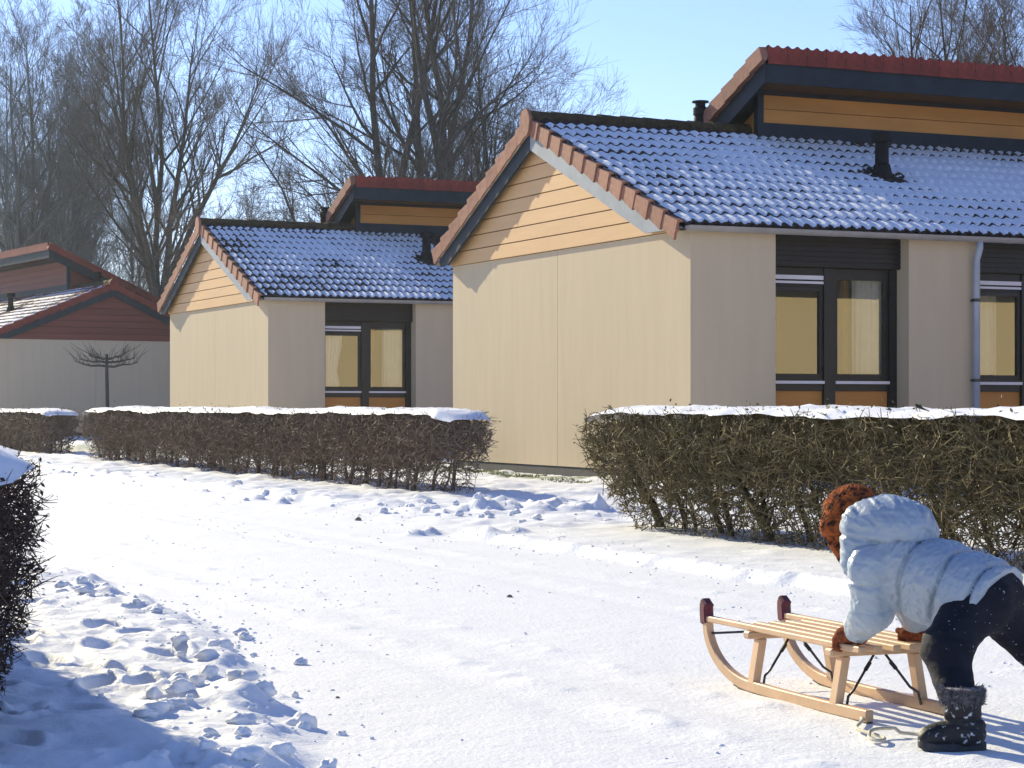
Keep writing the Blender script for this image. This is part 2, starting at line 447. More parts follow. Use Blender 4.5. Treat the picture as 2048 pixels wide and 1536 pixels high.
def snow_sheet(mir, u0, u1, du, ds, seed, amount, vents):
    """snow lying over the tiles of the front slope; where it is thinner than the tile relief it dips below it"""
    us = np.arange(u0, u1 + du, du); ss = np.arange(0.0, LEN_F - 0.10, ds)
    UU, SS = np.meshgrid(us, ss, indexing='ij')
    f = (SS / COURSE) % 1.0
    tileh = 0.036*(1 - f) + 0.006*f + roll_h(UU)
    n1 = fbm(UU*1.1 + seed, SS*1.1, seed, 3) - 0.5
    n2 = fbm(UU*7 + seed, SS*6, seed + 2, 3) - 0.5
    ph = 2*math.pi*(UU/ROLL)
    up = SS / LEN_F
    th_ = amount(UU, SS) + 0.030*n1 + 0.024*n2
    pan = 0.5 - 0.5*np.cos(ph)
    flank = np.clip(np.sin(ph - 0.35), 0, 1)**0.8
    crest = 0.5 + 0.5*np.cos(ph - 0.5)
    th_ = th_ + 0.011*pan - 0.021*flank*(1 - sstep(0.02, 0.05, th_))
    th_ = th_ - 0.026*sstep(0.20, 0.0, f)*(0.25 + 0.75*crest) + 0.006*sstep(0.2, 0.5, f)
    th_ = th_ - 0.05*sstep(LEN_F - 0.30, LEN_F - 0.12, SS)
    for (vu, vs, vr) in vents:
        th_ = th_ - 0.06*np.exp(-(((UU - vu)/vr)**2 + ((SS - vs - 0.05)/(vr*1.3))**2))
    hgt = tileh + np.clip(th_, -0.02, 0.05)
    edge = (UU - u0 < 0.02)
    hgt = np.where(edge, tileh - 0.02, hgt)
    cs, sn = math.cos(AF), math.sin(AF)
    V = np.stack([UU, VE + SS*cs - hgt*sn, ZE + SS*sn + hgt*cs], -1).reshape(-1, 3)
    ok = (th_ > -0.018)
    n, m = UU.shape
    ix = np.arange(n*m).reshape(n, m)
    F = np.stack([ix[:-1, :-1], ix[1:, :-1], ix[1:, 1:], ix[:-1, 1:]], -1).reshape(-1, 4)
    keep = (ok[:-1, :-1] | ok[1:, :-1] | ok[1:, 1:] | ok[:-1, 1:]).ravel()
    F = F[keep]
    used = np.unique(F); mp = np.full(n*m, -1); mp[used] = np.arange(len(used))
    V = V[used]; F = mp[F]
    if mir: V[:, 1] *= -1; F = F[:, ::-1]
    return np_mesh('roof_snow', V, F)

def field(mir, u0, u1, prof, du=ROLL/8):
    """corrugated tile field between profile points (v,z), stepped per course"""
    us = np.arange(u0, u1 + 1e-6, du); pts = []
    for (v0, z0), (v1, z1) in zip(prof[:-1], prof[1:]):
        L_ = math.hypot(v1 - v0, z1 - z0); nrm = (-(z1 - z0)/L_, (v1 - v0)/L_)
        if nrm[1] < 0: nrm = (-nrm[0], -nrm[1])
        nc = int(L_/COURSE) + 1
        for c in range(nc):
            for s, off in ((c*COURSE, 0.036), (min(L_, (c+1)*COURSE - 0.002), 0.006)):
                if s > L_: continue
                pts.append((v0 + (v1 - v0)*s/L_, z0 + (z1 - z0)*s/L_, off, nrm))
    V = []
    for v, z, off, nrm in pts:
        h = off + roll_h(us)
        V.append(np.stack([us, v + h*nrm[0], z + h*nrm[1]], -1))
    V = np.array(V); n, m = V.shape[:2]
    ix = np.arange(n*m).reshape(n, m)
    F = np.stack([ix[:-1, :-1], ix[:-1, 1:], ix[1:, 1:], ix[1:, :-1]], -1).reshape(-1, 4)
    V = V.reshape(-1, 3)
    if mir: V[:, 1] *= -1; F = F[:, ::-1]
    return np_mesh('tile_field', V, F)

def build_window(mir, root, u0, u1, style):
    v = 0.27
    f = MB(mir)
    f.box(u0, u0 + 0.06, v, v + 0.08, 0.25, 2.50); f.box(u1 - 0.10, u1, v - 0.03, v + 0.08, 0.25, 2.50)
    uc = (u0 + u1)/2 - 0.02
    f.box(uc - 0.075, uc + 0.075, v - 0.02, v + 0.08, 0.25, 2.50)
    f.box(u0 + 0.06, uc - 0.075, v, v + 0.08, 2.42, 2.50); f.box(uc + 0.075, u1 - 0.10, v, v + 0.08, 2.42, 2.50)
    f.box(u0 + 0.06, uc - 0.075, v + 0.002, v + 0.078, 1.09, 1.24); f.box(uc + 0.075, u1 - 0.10, v + 0.002, v + 0.078, 1.09, 1.24)
    fr = f.build('window', M_GREYFRAME, root)
    sh = MB(mir)
    sh.box(u0, u1, v - 0.09, v + 0.08, 2.503, 2.86)
    for k in range(6):
        sh.box(u0 + 0.004, u1 - 0.004, v - 0.108, v - 0.0925, 2.512 + k*0.058, 2.512 + k*0.058 + 0.048)
    sh.build('shutter_box', M_BLACK, fr)
    for i, (a0, a1) in enumerate(((u0 + 0.06, uc - 0.075), (uc + 0.075, u1 - 0.10))):
        s = MB(mir); w = 0.045
        top = 2.42
        if i == 0:
            top = 2.28
            t = MB(mir); t.box(a0, a1, v + 0.0, v + 0.07, 2.282, 2.417); t.build('vent_box', M_BLACK, fr)
            for (z0, z1) in ((2.365, 2.412), (2.318, 2.345)):
                t = MB(mir); t.box(a0 + 0.004, a1 - 0.01, v - 0.022, v - 0.002, z0, z1); t.build('vent_strip', M_STRIP, fr)
        s.box(a0 + 0.002, a0 + w, v + 0.006, v + 0.062, 1.242, top); s.box(a1 - w, a1 - 0.002, v + 0.006, v + 0.062, 1.242, top)
        s.box(a0 + w, a1 - w, v + 0.008, v + 0.06, 1.242, 1.242 + w); s.box(a0 + w, a1 - w, v + 0.008, v + 0.06, top - w, top)
        s.build('sash', M_GREYFRAME, fr)
        p = MB(mir); p.poly([(a0 + w, v + 0.035, 1.242 + w), (a1 - w, v + 0.035, 1.242 + w), (a1 - w, v + 0.035, top - w), (a0 + w, v + 0.035, top - w)], [(0, 1, 2, 3)])
        p.build('pane', M_GLASS, fr)
        t = MB(mir); t.box(a0 + 0.002, a1 - 0.002, v - 0.035, v + 0.001, 1.172, 1.205); t.build('sill', M_STRIP, fr)
        o = MB(mir); o.box(a0, a1, v + 0.03, v + 0.07, 0.25, 1.088); o.build('parapet_panel', M_ORANGE, fr)
    # curtains: pleated strips hanging inside
    def curtain(a0, a1, m_, seed, vv=0.40, gather=0.0):
        n = 40; P = []; fs = []
        for j in range(7):
            zz = 1.15 + 1.28*j/6
            for i in range(n+1):
                t_ = i/n
                pinch = 1 - gather*math.exp(-((j/6 - 0.35)/0.25)**2)
                u_ = a0 + (a1 - a0)*t_*pinch
                P.append((u_, vv + 0.025*math.sin(t_*34 + seed) + 0.012*math.sin(t_*71 + j*0.2), zz))
        for j in range(6):
            for i in range(n):
                fs.append((j*(n+1)+i, j*(n+1)+i+1, (j+1)*(n+1)+i+1, (j+1)*(n+1)+i))
        c = MB(mir); c.poly(P, fs); c.build('curtain', m_, fr, True)
    if style == 1:
        curtain(uc + 0.42, u1 - 0.12, M_CURTAIN, 1.0); curtain(uc + 0.32, uc + 0.42, M_TAN, 2.0, 0.52)
    elif style == 2:
        curtain(u0 + 0.08, u0 + 0.48, M_CURTAIN, 0.4, 0.40, 0.25); curtain(uc + 0.40, u1 - 0.12, M_CURTAIN, 1.4); curtain(uc + 0.1, uc + 0.3, M_TAN, 2.0, 0.55, 0.4)
    else:
        curtain(u0 + 0.08, u0 + 0.7, M_CURTAIN, 0.1, 0.60)
    return fr

def gable_side(mir, root, plank_m, barge_m, verge_m):
    """siding boards, barge boards, verge tiles of the gable at u=0"""
    z0, bh = 2.866, 0.187
    def vf(z): return VE + (z - ZE + 0.0)/SF
    def vb(z): return VL - (z - ZL)/SB
    k = 0
    top = ZR - 0.14
    while z0 + k*bh < top:
        za, zb = z0 + k*bh + 0.004, min(z0 + (k+1)*bh - 0.004, top)
        p = [(0, max(-0.01, vf(za + 0.14)), za), (0, min(W_ + 0.02, vb(za + 0.14)), za), (0, min(W_ + 0.02, vb(zb + 0.14)), zb), (0, max(-0.01, vf(zb + 0.14)), zb)]
        if p[2][1] - p[3][1] < 0.02: break
        mb = MB(mir)
        mb.prism([(q[0], q[1], q[2]) for q in p][::-1], (0.0, 0, 0), (-0.035, 0, 0)) if False else mb.poly(
            [(-0.035, p[0][1], p[0][2]), (-0.035, p[1][1], p[1][2]), (-0.035, p[2][1], p[2][2] - 0.006), (-0.035, p[3][1], p[3][2] - 0.006),
             (-0.004, p[0][1], p[0][2] - 0.002), (-0.004, p[1][1], p[1][2] - 0.002), (-0.004, p[2][1], p[2][2]), (-0.004, p[3][1], p[3][2])],
            [(3, 2, 1, 0), (4, 5, 6, 7), (0, 1, 5, 4), (3, 7, 6, 2), (0, 4, 7, 3), (1, 2, 6, 5)])
        mb.build('siding_plank', plank_m, root); k += 1
    # solid triangle behind the boards
    mb = MB(mir)
    mb.poly([(0.0, 0, 2.862), (0.0, W_, 2.862), (0.0, W_, ZL + 0.05 - 0.13), (0.0, VR, ZR - 0.08), (0.0, 0, ZE + 0.0 - 0.02),
             (0.15, 0, 2.862), (0.15, W_, 2.862), (0.15, W_, ZL + 0.05 - 0.13), (0.15, VR, ZR - 0.08), (0.15, 0, ZE - 0.02)],
            [(4, 3, 2, 1, 0), (5, 6, 7, 8, 9), (0, 1, 6, 5), (1, 2, 7, 6), (2, 3, 8, 7), (3, 4, 9, 8), (4, 0, 5, 9)])
    mb.build('gable_backing', M_PLINTH, root)
    def board(va, za, vb_, zb, d0, d1, u0, u1, mat_, name='barge_board'):
        m_ = MB(mir)
        sl_ = (zb - za)/(vb_ - va); zc = 2.872
        q = [(va + (0.02 if vb_ > va else -0.02), zc), (va, max(zc + 0.004, za - d0)), (vb_, zb - d0), (vb_, zb - d1), (va + (zc - za + d1)/sl_, zc)]
        P = [(u0, a, b) for a, b in q] + [(u1, a, b) for a, b in q]
        fl = [(4, 3, 2, 1, 0), (5, 6, 7, 8, 9)] + [(j, (j+1) % 5, 5 + (j+1) % 5, 5 + j) for j in range(5)]
        if vb_ < va: fl = [f[::-1] for f in fl]
        m_.poly(P, [f[::-1] for f in fl])
        o = m_.build(name, mat_, root); return o
    mid = VR
    board(VE - 0.0, ZE, mid + 0.001, ZR, 0.16, 0.38, -0.155, -0.125, barge_m)
    board(VL - 0.02, ZL, mid - 0.001, ZR, 0.16, 0.38, -0.1565, -0.1265, M_TRIM)  # darker colour than its twin: the verge's shade is painted in
    # soffit strips between board and siding
    board(VE, ZE, mid + 0.0, ZR, 0.17, 0.20, -0.124, -0.036, M_TRIM, 'verge_soffit')
    board(VL - 0.02, ZL, mid - 0.0, ZR, 0.17, 0.20, -0.1255, -0.0375, M_TRIM, 'verge_soffit')
    # verge tiles, L shaped, one by one
    def verge(sgn):
        va, za = (VE, ZE) if sgn > 0 else (VL, ZL)
        ang = AF if sgn > 0 else math.atan(SB)
        L_ = LEN_F if sgn > 0 else math.hypot(VL - VR, ZR - ZL)
        n = int(round(L_/COURSE)); st = L_/n
        c, s = math.cos(ang), math.sin(ang)
        mb = MB(mir)
        def pt(u, l, h): return (u, sgn*(l*c - h*s), l*s + h*c)
        lo, hi = 0.052, 0.034
        ov, ov2 = -0.212, -0.196
        P = [pt(ov, 0, lo), pt(ov2, st + 0.015, hi - 0.02), pt(ov2, st + 0.015, hi - 0.175), pt(ov, 0, lo - 0.225),
             pt(-0.18, 0, lo - 0.02), pt(-0.18, st + 0.015, hi - 0.04), pt(-0.18, st + 0.015, hi - 0.175), pt(-0.18, 0, lo - 0.225),
             pt(-0.135, 0, lo + 0.004), pt(-0.135, st + 0.015, hi - 0.016), pt(-0.135, 0, lo - 0.02), pt(-0.135, st + 0.015, hi - 0.04)]
        fs = [(0, 1, 2, 3), (7, 6, 5, 4), (3, 2, 6, 7), (0, 3, 7, 4), (1, 5, 6, 2), (0, 8, 9, 1), (4, 5, 11, 10), (0, 4, 10, 8), (1, 9, 11, 5), (8, 10, 11, 9)]
        if sgn < 0: fs = [f[::-1] for f in fs]
        mb.poly(P, fs)
        me = mb.mesh('verge_tile'); me.materials.append(verge_m)
        rv = random.Random(5)
        for i in range(n):
            o = link('verge_tile', me, None, root)
            l = i*st
            vv = va + sgn*l*c
            o.location = (rv.uniform(-0.004, 0.004), (-vv if mir else vv), za + l*s)
            o.rotation_euler = (rv.uniform(-0.008, 0.008), 0, rv.uniform(-0.012, 0.012))
    verge(1); verge(-1)

def cottage(name, C, udir, mir, label, cat, plank_m, ochre_m, vis_u, snow_u, style, group, grid, amount, tile_parts=True, tile_m=None, barge_m=None, verge_m=None, lift=0.0):
    barge_m = barge_m or M_BARGE; verge_m = verge_m or M_VERGE; ZF = ZF0 + lift
    root = empty(name, (C[0], C[1], 0.0), math.atan2(udir[1], udir[0]))
    tag(root, label, cat, group)
    # walls
    for (v0, v1) in ((0.0, 3.389), (3.396, W_)):
        mb = MB(mir); mb.box(0.0, 0.2, v0, v1, 0.17, 2.862); mb.build('wall_panel', M_RENDER, root)
    mb = MB(mir); mb.box(0.012, 0.18, 0.02, W_ - 0.02, -0.12, 0.1695)
    mb.box(0.19, LENGTH - 0.03, 0.02, 0.2, -0.12, 0.0895); mb.build('plinth', M_PLINTH, root)
    piers = [(0.2, WINS[0][0])] + [(WINS[i][1], WINS[i+1][0]) for i in range(3)] + [(WINS[3][1], LENGTH)]
    for (a, b) in piers:
        mb = MB(mir); mb.box(a, b, 0.0, 0.30, 0.09, 2.862); mb.build('wall_pier', M_RENDER, root)
    mb = MB(mir); mb.box(0.2, LENGTH - 0.2, W_ - 0.2, W_, 0.0, 2.862); mb.build('rear_wall', M_RENDER, root)
    mb = MB(mir); mb.box(LENGTH - 0.2, LENGTH, 0.3, W_, 0.0, 4.2); mb.build('end_wall', M_RENDER, root)
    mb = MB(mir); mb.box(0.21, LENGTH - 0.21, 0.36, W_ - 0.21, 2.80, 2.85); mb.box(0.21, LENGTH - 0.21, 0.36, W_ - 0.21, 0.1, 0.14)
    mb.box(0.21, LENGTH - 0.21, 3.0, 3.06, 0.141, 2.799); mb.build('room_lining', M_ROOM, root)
    for i, (a, b) in enumerate(WINS):
        if style: build_window(mir, root, a, b, style if i == 0 else 3)
        else:
            mb = MB(mir); mb.box(a, b, 0.2, 0.28, 0.09, 2.862); mb.build('window', M_BLACK, root)
    gable_side(mir, root, plank_m, barge_m, verge_m)
    # front slope tiles, one by one where the picture shows them
    nrow = int(LEN_F/COURSE) + 1
    cs, sn = math.cos(AF), math.sin(AF)
    T = tile_m or M_TILE
    if tile_parts:
        me = tile_mesh(mir); rt = random.Random(9)
        ncol = int(vis_u/TW)
        for r_ in range(nrow):
            for c_ in range(ncol):
                s = r_*COURSE
                if s > LEN_F - 0.12: continue
                if c_*TW > UC - 0.1 and VE + s*cs > VC - 0.1: continue
                o = link('roof_tile', me, None, root)
                v = VE + s*cs
                o.location = (c_*TW - ROLL, -v if mir else v, ZE + s*sn + rt.uniform(-0.002, 0.003))
                o.rotation_euler = (0, 0, rt.uniform(-0.006, 0.006))
        u_rest = ncol*TW - ROLL
    else:
        u_rest = 0.0
    fm = link('tile_field', field(mir, u_rest, LENGTH, [(VE, ZE), (VC + 0.1 if tile_parts else VR, ZE + SF*((VC + 0.1 if tile_parts else VR) - VE))]), T, root, True); fm['kind'] = 'stuff'
    fm = link('tile_field', field(mir, 0.0, UC, [(VL, ZL), (VR, ZR)]), T, root, True); fm['kind'] = 'stuff'
    zmb = ZF - SM*(8.45 - VF)
    fm = link('tile_field', field(mir, UF + 0.05, LENGTH + 0.25, [(8.45, zmb), (VF + 0.04, ZF)]), T, root, True); fm['kind'] = 'stuff'
    # roof decks underneath
    mb = MB(mir)
    def deck(u0, u1, va, za, vb, zb, t=0.12):
        q = [(va, za), (vb, zb), (vb, zb - t), (va, za - t)]
        P = [(u0, a, b) for a, b in q] + [(u1, a, b) for a, b in q]
        mb.poly(P, [(0, 1, 2, 3), (7, 6, 5, 4), (0, 4, 5, 1), (1, 5, 6, 2), (2, 6, 7, 3), (3, 7, 4, 0)])
    deck(-0.09, LENGTH, VE + 0.14, ZE - 0.015 + 0.14*SF, VR - 0.03, ZR - 0.015, 0.06)
    deck(-0.09, UC + 0.3, VR + 0.001, ZR - 0.0205, VL - 0.03, ZL - 0.01)
    mb.build('roof_deck', M_PLINTH, root)
    sn_me = snow_sheet(mir, -0.147, snow_u, grid[0], grid[1], len(label)*1.7, amount, [(4.0, 2.35, 0.22)])
    so = link('roof_snow', sn_me, M_SNOW, root, True); so['kind'] = 'stuff'
    # ridge tiles
    mb = MB(mir)
    n = 9; P = []; fs = []
    for (u, r_) in ((0.0, 0.135), (0.36, 0.118)):
        for j in range(n):
            a = math.pi*(-0.05 + 1.1*j/(n-1)); P.append((u, r_*math.cos(a), r_*0.95*math.sin(a) - 0.02))
    for j in range(n-1): fs.append((j, n + j, n + j + 1, j + 1))
    fs.append(tuple(range(n)))
    mb.poly(P, fs); rme = mb.mesh('ridge_tile'); rme.materials.append(M_RIDGE)
    rr_ = random.Random(4)
    for i in range(int((UC + 0.15)/0.33) + 1):
        o = link('ridge_tile', rme, None, root)
        o.location = (-0.19 + i*0.33, -VR if mir else VR, ZR + 0.02 + rr_.uniform(-0.006, 0.006)); o.rotation_euler = (0, rr_.uniform(-0.01, 0.015), 0)
    mb = MB(mir)
    P = [(-0.235, VR + 0.145*math.cos(2*math.pi*j/16), ZR - 0.03 + (0.17 if math.sin(2*math.pi*j/16) > 0 else 0.19)*math.sin(2*math.pi*j/16)) for j in range(16)]
    mb.poly(P + [(-0.19, p[1], p[2]) for p in P], [tuple(range(16))] + [tuple(range(31, 15, -1))] + [(j, 16 + j, 16 + (j+1) % 16, (j+1) % 16) for j in range(16)])
    mb.build('ridge_end_cap', verge_m, root)
    # clerestory
    um = LENGTH + 0.1
    zwall = 5.02 + lift
    for (z0, z1) in ((4.655, 4.833), (4.841, 5.02)) + (((5.028, 5.2), (5.208, zwall)) if lift else ()):
        mb = MB(mir); mb.box(UC, um, VC, VC + 0.12, z0, z1); mb.build('clerestory_plank', ochre_m, root)
    mb = MB(mir); mb.box(UC - 0.02, um, VC - 0.03, VC - 0.002, 4.40, 4.652); mb.build('flashing', M_TRIM, root)
    mb = MB(mir); mb.box(UC - 0.035, UC + 0.06, VC - 0.034, VC + 0.06, 4.50, zwall + 0.2); mb.build('corner_trim', M_TRIM, root)
    def zm(v): return ZF - SM*(v - VF)
    def zb(v): return ZR - SB*(v - VR)
    mb = MB(mir)
    v0, v1 = VC + 0.061, 8.3
    P = [(UC - 0.002, v0, zm(v0) - 0.3), (UC - 0.002, v1, zm(v1) - 0.3), (UC - 0.002, v1, 2.0), (UC - 0.002, VL, 2.9), (UC - 0.002, v0, 4.3)]
    mb.poly(P + [(UC + 0.1, p[1], p[2]) for p in P], [(0, 1, 2, 3, 4), (9, 8, 7, 6, 5)] + [(j, 5 + j, 5 + (j+1) % 5, (j+1) % 5) for j in range(5)])
    mb.build('clerestory_cheek', ochre_m, root)
    mb = MB(mir)
    mb.box(UF, um, VF, VF + 0.04, ZF - 0.415, ZF - 0.17); mb.build('fascia', M_TRIM, root)
    mb = MB(mir); mb.box(UF + 0.03, um, VF + 0.041, VC - 0.002, ZF - 0.41, ZF - 0.385)
    mb.build('soffit', M_BLACK, root)
    mb = MB(mir)
    q = [(VF - 0.001, zm(VF) - 0.16), (8.4, zm(8.4) - 0.16), (8.4, zm(8.4) - 0.415), (VF - 0.001, zm(VF) - 0.415)]
    P = [(UF - 0.003, a, b) for a, b in q] + [(UF - 0.033, a, b) for a, b in q]
    mb.poly(P, [(3, 2, 1, 0), (4, 5, 6, 7), (0, 1, 5, 4), (1, 2, 6, 5), (2, 3, 7, 6), (3, 0, 4, 7)][::1])
    bo = mb.build('rake_board', M_TRIM, root)
    mb = MB(mir)
    q = [(VF + 0.05, zm(VF + 0.05) - 0.03), (8.4, zm(8.4) - 0.03), (8.4, zm(8.4) - 0.14), (VF + 0.05, zm(VF + 0.05) - 0.14)]
    P = [(UF + 0.06, a, b) for a, b in q] + [(um, a, b) for a, b in q]
    mb.poly(P, [(0, 1, 2, 3), (7, 6, 5, 4), (0, 4, 5, 1), (1, 5, 6, 2), (2, 6, 7, 3), (3, 7, 4, 0)])
    mb.build('roof_deck', M_PLINTH, root)
    # rear wall under the higher roof and gable end up to it
    mb = MB(mir); mb.box(UC + 0.101, LENGTH - 0.01, 7.9, 8.05, 0.0, zm(8.05) - 0.15); mb.build('rear_wall', M_RENDER, root)
    mb = MB(mir)
    # front edge tiles of the higher roof, wavy top, one by one
    n = 13; us = np.linspace(0.003, TW - 0.003, n); P = []
    for v, dz in ((-0.035, -0.175), (-0.035, 0.035), (0.12, 0.035 - 0.12*SM)):
        for u in us: P.append((u, v, dz + (float(roll_h(u)) if dz > -0.1 else 0)))
    fs = []
    for r_ in range(2):
        for i in range(n-1): fs.append((r_*n + i, r_*n + i+1, (r_+1)*n + i+1, (r_+1)*n + i))
    mb.poly(P, fs); eme = mb.mesh('edge_tile'); eme.materials.append(M_REDTILE)
    for i in range(int((um - UF)/TW)):
        o = link('edge_tile', eme, None, root); o.location = (UF + i*TW, -VF if mir else VF, ZF + rr_.uniform(-0.004, 0.004))
    # verge tiles along its rake
    st = COURSE; c, s = 1/math.hypot(1, SM), SM/math.hypot(1, SM)
    mb = MB(mir)
    def pt(u, l, h): return (u, l*c + h*s, -l*s + h*c)
    P = [pt(-0.105, 0, 0.04), pt(-0.118, st, 0.055), pt(-0.118, st, -0.145), pt(-0.105, 0, -0.155), pt(0.08, 0, 0.05), pt(0.08, st, 0.065), pt(-0.036, 0, -0.155), pt(-0.036, st, -0.14)]
    mb.poly(P, [(3, 2, 1, 0), (0, 1, 5, 4), (3, 6, 7, 2), (2, 7, 5, 1), (0, 4, 6, 3)])
    vme = mb.mesh('verge_tile'); vme.materials.append(verge_m)
    for i in range(16):
        o = link('verge_tile', vme, None, root); vv = VF + i*st*c
        o.location = (UF + rr_.uniform(-0.003, 0.003), -vv if mir else vv, ZF - i*st*s)
    # gutter: half round in lengths, with joints, and downpipes
    mb = MB(mir)
    def half(u0, u1, r_, cx=VE - 0.055, cz=2.895):
        n_ = 9; P = []
        for rr2 in (r_, r_ - 0.006):
            for u in (u0, u1):
                for j in range(n_):
                    a = math.pi + math.pi*j/(n_-1); P.append((u, cx + rr2*math.cos(a), cz + rr2*math.sin(a)*1.0))
        f_ = []
        for j in range(n_-1):
            f_.append((j, j+1, n_ + j+1, n_ + j)); f_.append((2*n_ + j, 3*n_ + j, 3*n_ + j+1, 2*n_ + j+1))
        f_ += [(0, n_, 3*n_, 2*n_), (n_-1, 3*n_-1, 4*n_-1, 2*n_-1)]
        f_.append(tuple(range(n_))[::-1])
        mb.poly(P, f_)
    half(-0.10, LENGTH, 0.062)
    g = mb.build('gutter', M_GUTTER, root)
    mb = MB(mir); mb.box(-0.08, LENGTH - 0.02, VE - 0.108, VE - 0.002, 2.868, 2.889); mb.build('gutter_snow', M_SNOW, g)
    for uj in (0.9, 1.75, 2.95, 4.2, 6.3, 8.4):
        mb = MB(mir); half(uj, uj + 0.05, 0.066); mb.build('gutter_bracket', M_GUTTER, g)
    for ud in (3.80, 9.38):
        mb = MB(mir); vd = -0.075
        mb.tube([(ud, VE - 0.055, 2.86), (ud, VE - 0.055, 2.76), (ud - 0.02, vd, 2.62), (ud - 0.02, vd, 2.55), (ud - 0.02, vd, 0.05)], 0.04, 12)
        d = mb.build('downpipe', M_PIPE, root, True)
        for zb_ in (2.14, 1.2):
            mb = MB(mir); mb.lathe(ud - 0.02, vd, [(0.047, zb_), (0.047, zb_ + 0.035)], 12); mb.box(ud - 0.05, ud + 0.01, vd + 0.02, -0.001, zb_ + 0.004, zb_ + 0.03)
            mb.build('pipe_clip', M_STEEL, d)
    # roof outlets
    s = 2.35; vv, zz = VE + s*cs, ZE + s*sn
    mb = MB(mir); mb.lathe(3.95, vv, [(0.135, zz - 0.06), (0.13, zz + 0.06), (0.105, zz + 0.17), (0.088, zz + 0.19), (0.085, zz + 0.46), (0.13, zz + 0.465), (0.138, zz + 0.48), (0.138, zz + 0.56), (0.128, zz + 0.58), (0.02, zz + 0.585)], 18)
    vt = mb.build('roof_vent', M_VENT, root, False)
    mb = MB(mir); cu, cv = 2.62, VR + 0.55
    zb0 = zb(cv)
    mb.lathe(cu, cv, [(0.13, zb0 - 0.1), (0.13, zb0 + 0.38), (0.10, zb0 + 0.44), (0.085, zb0 + 0.54), (0.10, zb0 + 0.55), (0.10, zb0 + 0.64), (0.07, zb0 + 0.66), (0.07, zb0 + 0.71), (0.115, zb0 + 0.715), (0.115, zb0 + 0.735), (0.02, zb0 + 0.75)], 18)
    mb.build('chimney_cowl', M_VENT, root)
    return root

def amt1(u, s):
    t = 0.008 + 0.016*sstep(3.6, 4.6, u)*sstep(1.3, 2.0, s)*sstep(3.6, 3.0, s) + 0.003*sstep(0.5, 2.0, u)
    t = t - 0.010*sstep(3.0, 3.9, s)*(u > 3.0)
    return t
def amt2(u, s): return 0.0045 + 0.003*sstep(0.5, 3.0, u) - 0.004*sstep(2.8, 3.8, s)

C1 = np.array([1.965, 23.12]); C2 = np.array([-4.43, 38.15])
G = 'cream holiday cottages with tiled roofs along the lane'
cottage('holiday_cottage', C1, D2, False, 'large cream cottage with peach gable nearest the right hand hedge', 'cottage', M_PLANK, M_ORANGE, 7.4, 7.7, 1, G, (ROLL/11, 0.031), amt1)
cottage('holiday_cottage', C2, D2, False, 'cream cottage with peach gable standing behind the long brown hedge', 'cottage', M_PLANK, M_ORANGE, 4.4, 4.4, 2, G, (ROLL/8, 0.038), amt2)
A3 = math.atan2(4200, -2524)
U3 = np.array([math.cos(A3), math.sin(A3)]); V3 = np.array([U3[1], -U3[0]])
C3 = np.array([-11.85, 61.5]) - 3.75*V3
M_REDROOF = mat('red_roof_tile', (0.13, 0.04, 0.03), 0.8, 0.25, 5, 0.2, 60, 0.3)
cottage('holiday_cottage', C3, U3, True, 'distant cottage with dark red gable boards and red roof edges', 'cottage', M_REDPLANK, M_REDPLANK, 0, 12.0, 0, G, (ROLL/6, 0.06), lambda u, s: -0.004 + 0.004*sstep(2.5, 1.0, s), False, M_REDROOF, M_TRIM, M_REDTILE, 0.36)
C0 = C1 - 16.33*D1
cottage('holiday_cottage', C0, D2, False, 'cream cottage beside the near end of the right hand hedge', 'cottage', M_PLANK, M_ORANGE, 0, 4.0, 0, G, (ROLL/4, 0.08), amt1, False)

# ------------------------------------------------------------------ twigs, hedges
def tubes(P0, P1, R0, R1, k=3):
    P0 = np.asarray(P0, float); P1 = np.asarray(P1, float)
    R0 = np.broadcast_to(R0, len(P0)); R1 = np.broadcast_to(R1, len(P0))
    d = P1 - P0; L_ = np.linalg.norm(d, axis=1, keepdims=True); d = d/np.maximum(L_, 1e-9)
    ref = np.where(np.abs(d[:, 2:3]) > 0.9, np.array([[1.0, 0, 0]]), np.array([[0, 0, 1.0]]))
    u = np.cross(d, ref); u /= np.linalg.norm(u, axis=1, keepdims=True); w = np.cross(d, u)
    V = []
    for c, r in ((P0, R0), (P1, R1)):
        for j in range(k):
            a = 2*math.pi*j/k
            V.append(c + (u*math.cos(a) + w*math.sin(a))*r[:, None])
    V = np.stack(V, 1)
    base = np.arange(len(P0))[:, None]*(2*k)
    F = np.concatenate([base + np.array([[j, (j+1) % k, k + (j+1) % k, k + j]]) for j in range(k)], 0)
    return V.reshape(-1, 3), F
def merge(parts):
    V, F, n = [], [], 0
    for v, f in parts:
        V.append(v); F.append(f + n); n += len(v)
    return np.concatenate(V), np.concatenate(F)
def unit(v): return v/np.maximum(np.linalg.norm(v, axis=1, keepdims=True), 1e-9)
def leaves(P, size, g):
    n = len(P); a = unit(g.normal(size=(n, 3))); b = unit(np.cross(a, unit(g.normal(size=(n, 3)))))
    s = size*g.uniform(0.5, 1.3, (n, 1))
    V = np.stack([P - a*s, P + b*s*0.5, P + a*s, P - b*s*0.5], 1).reshape(-1, 3)
    return V, np.arange(4*n).reshape(n, 4)

def hedge_mats(tag_, twig, twig2, leaf, leaf2):
    return (mat('hedge_twig_'+tag_, twig, 0.85, 0, 9.0, col2=twig2, detail=3), mat('hedge_leaf_'+tag_, leaf, 0.7, 0, 7.0, col2=leaf2, detail=3), mat('hedge_stem_'+tag_, tuple(c*0.8 for c in twig), 0.9, 0.3, 9))

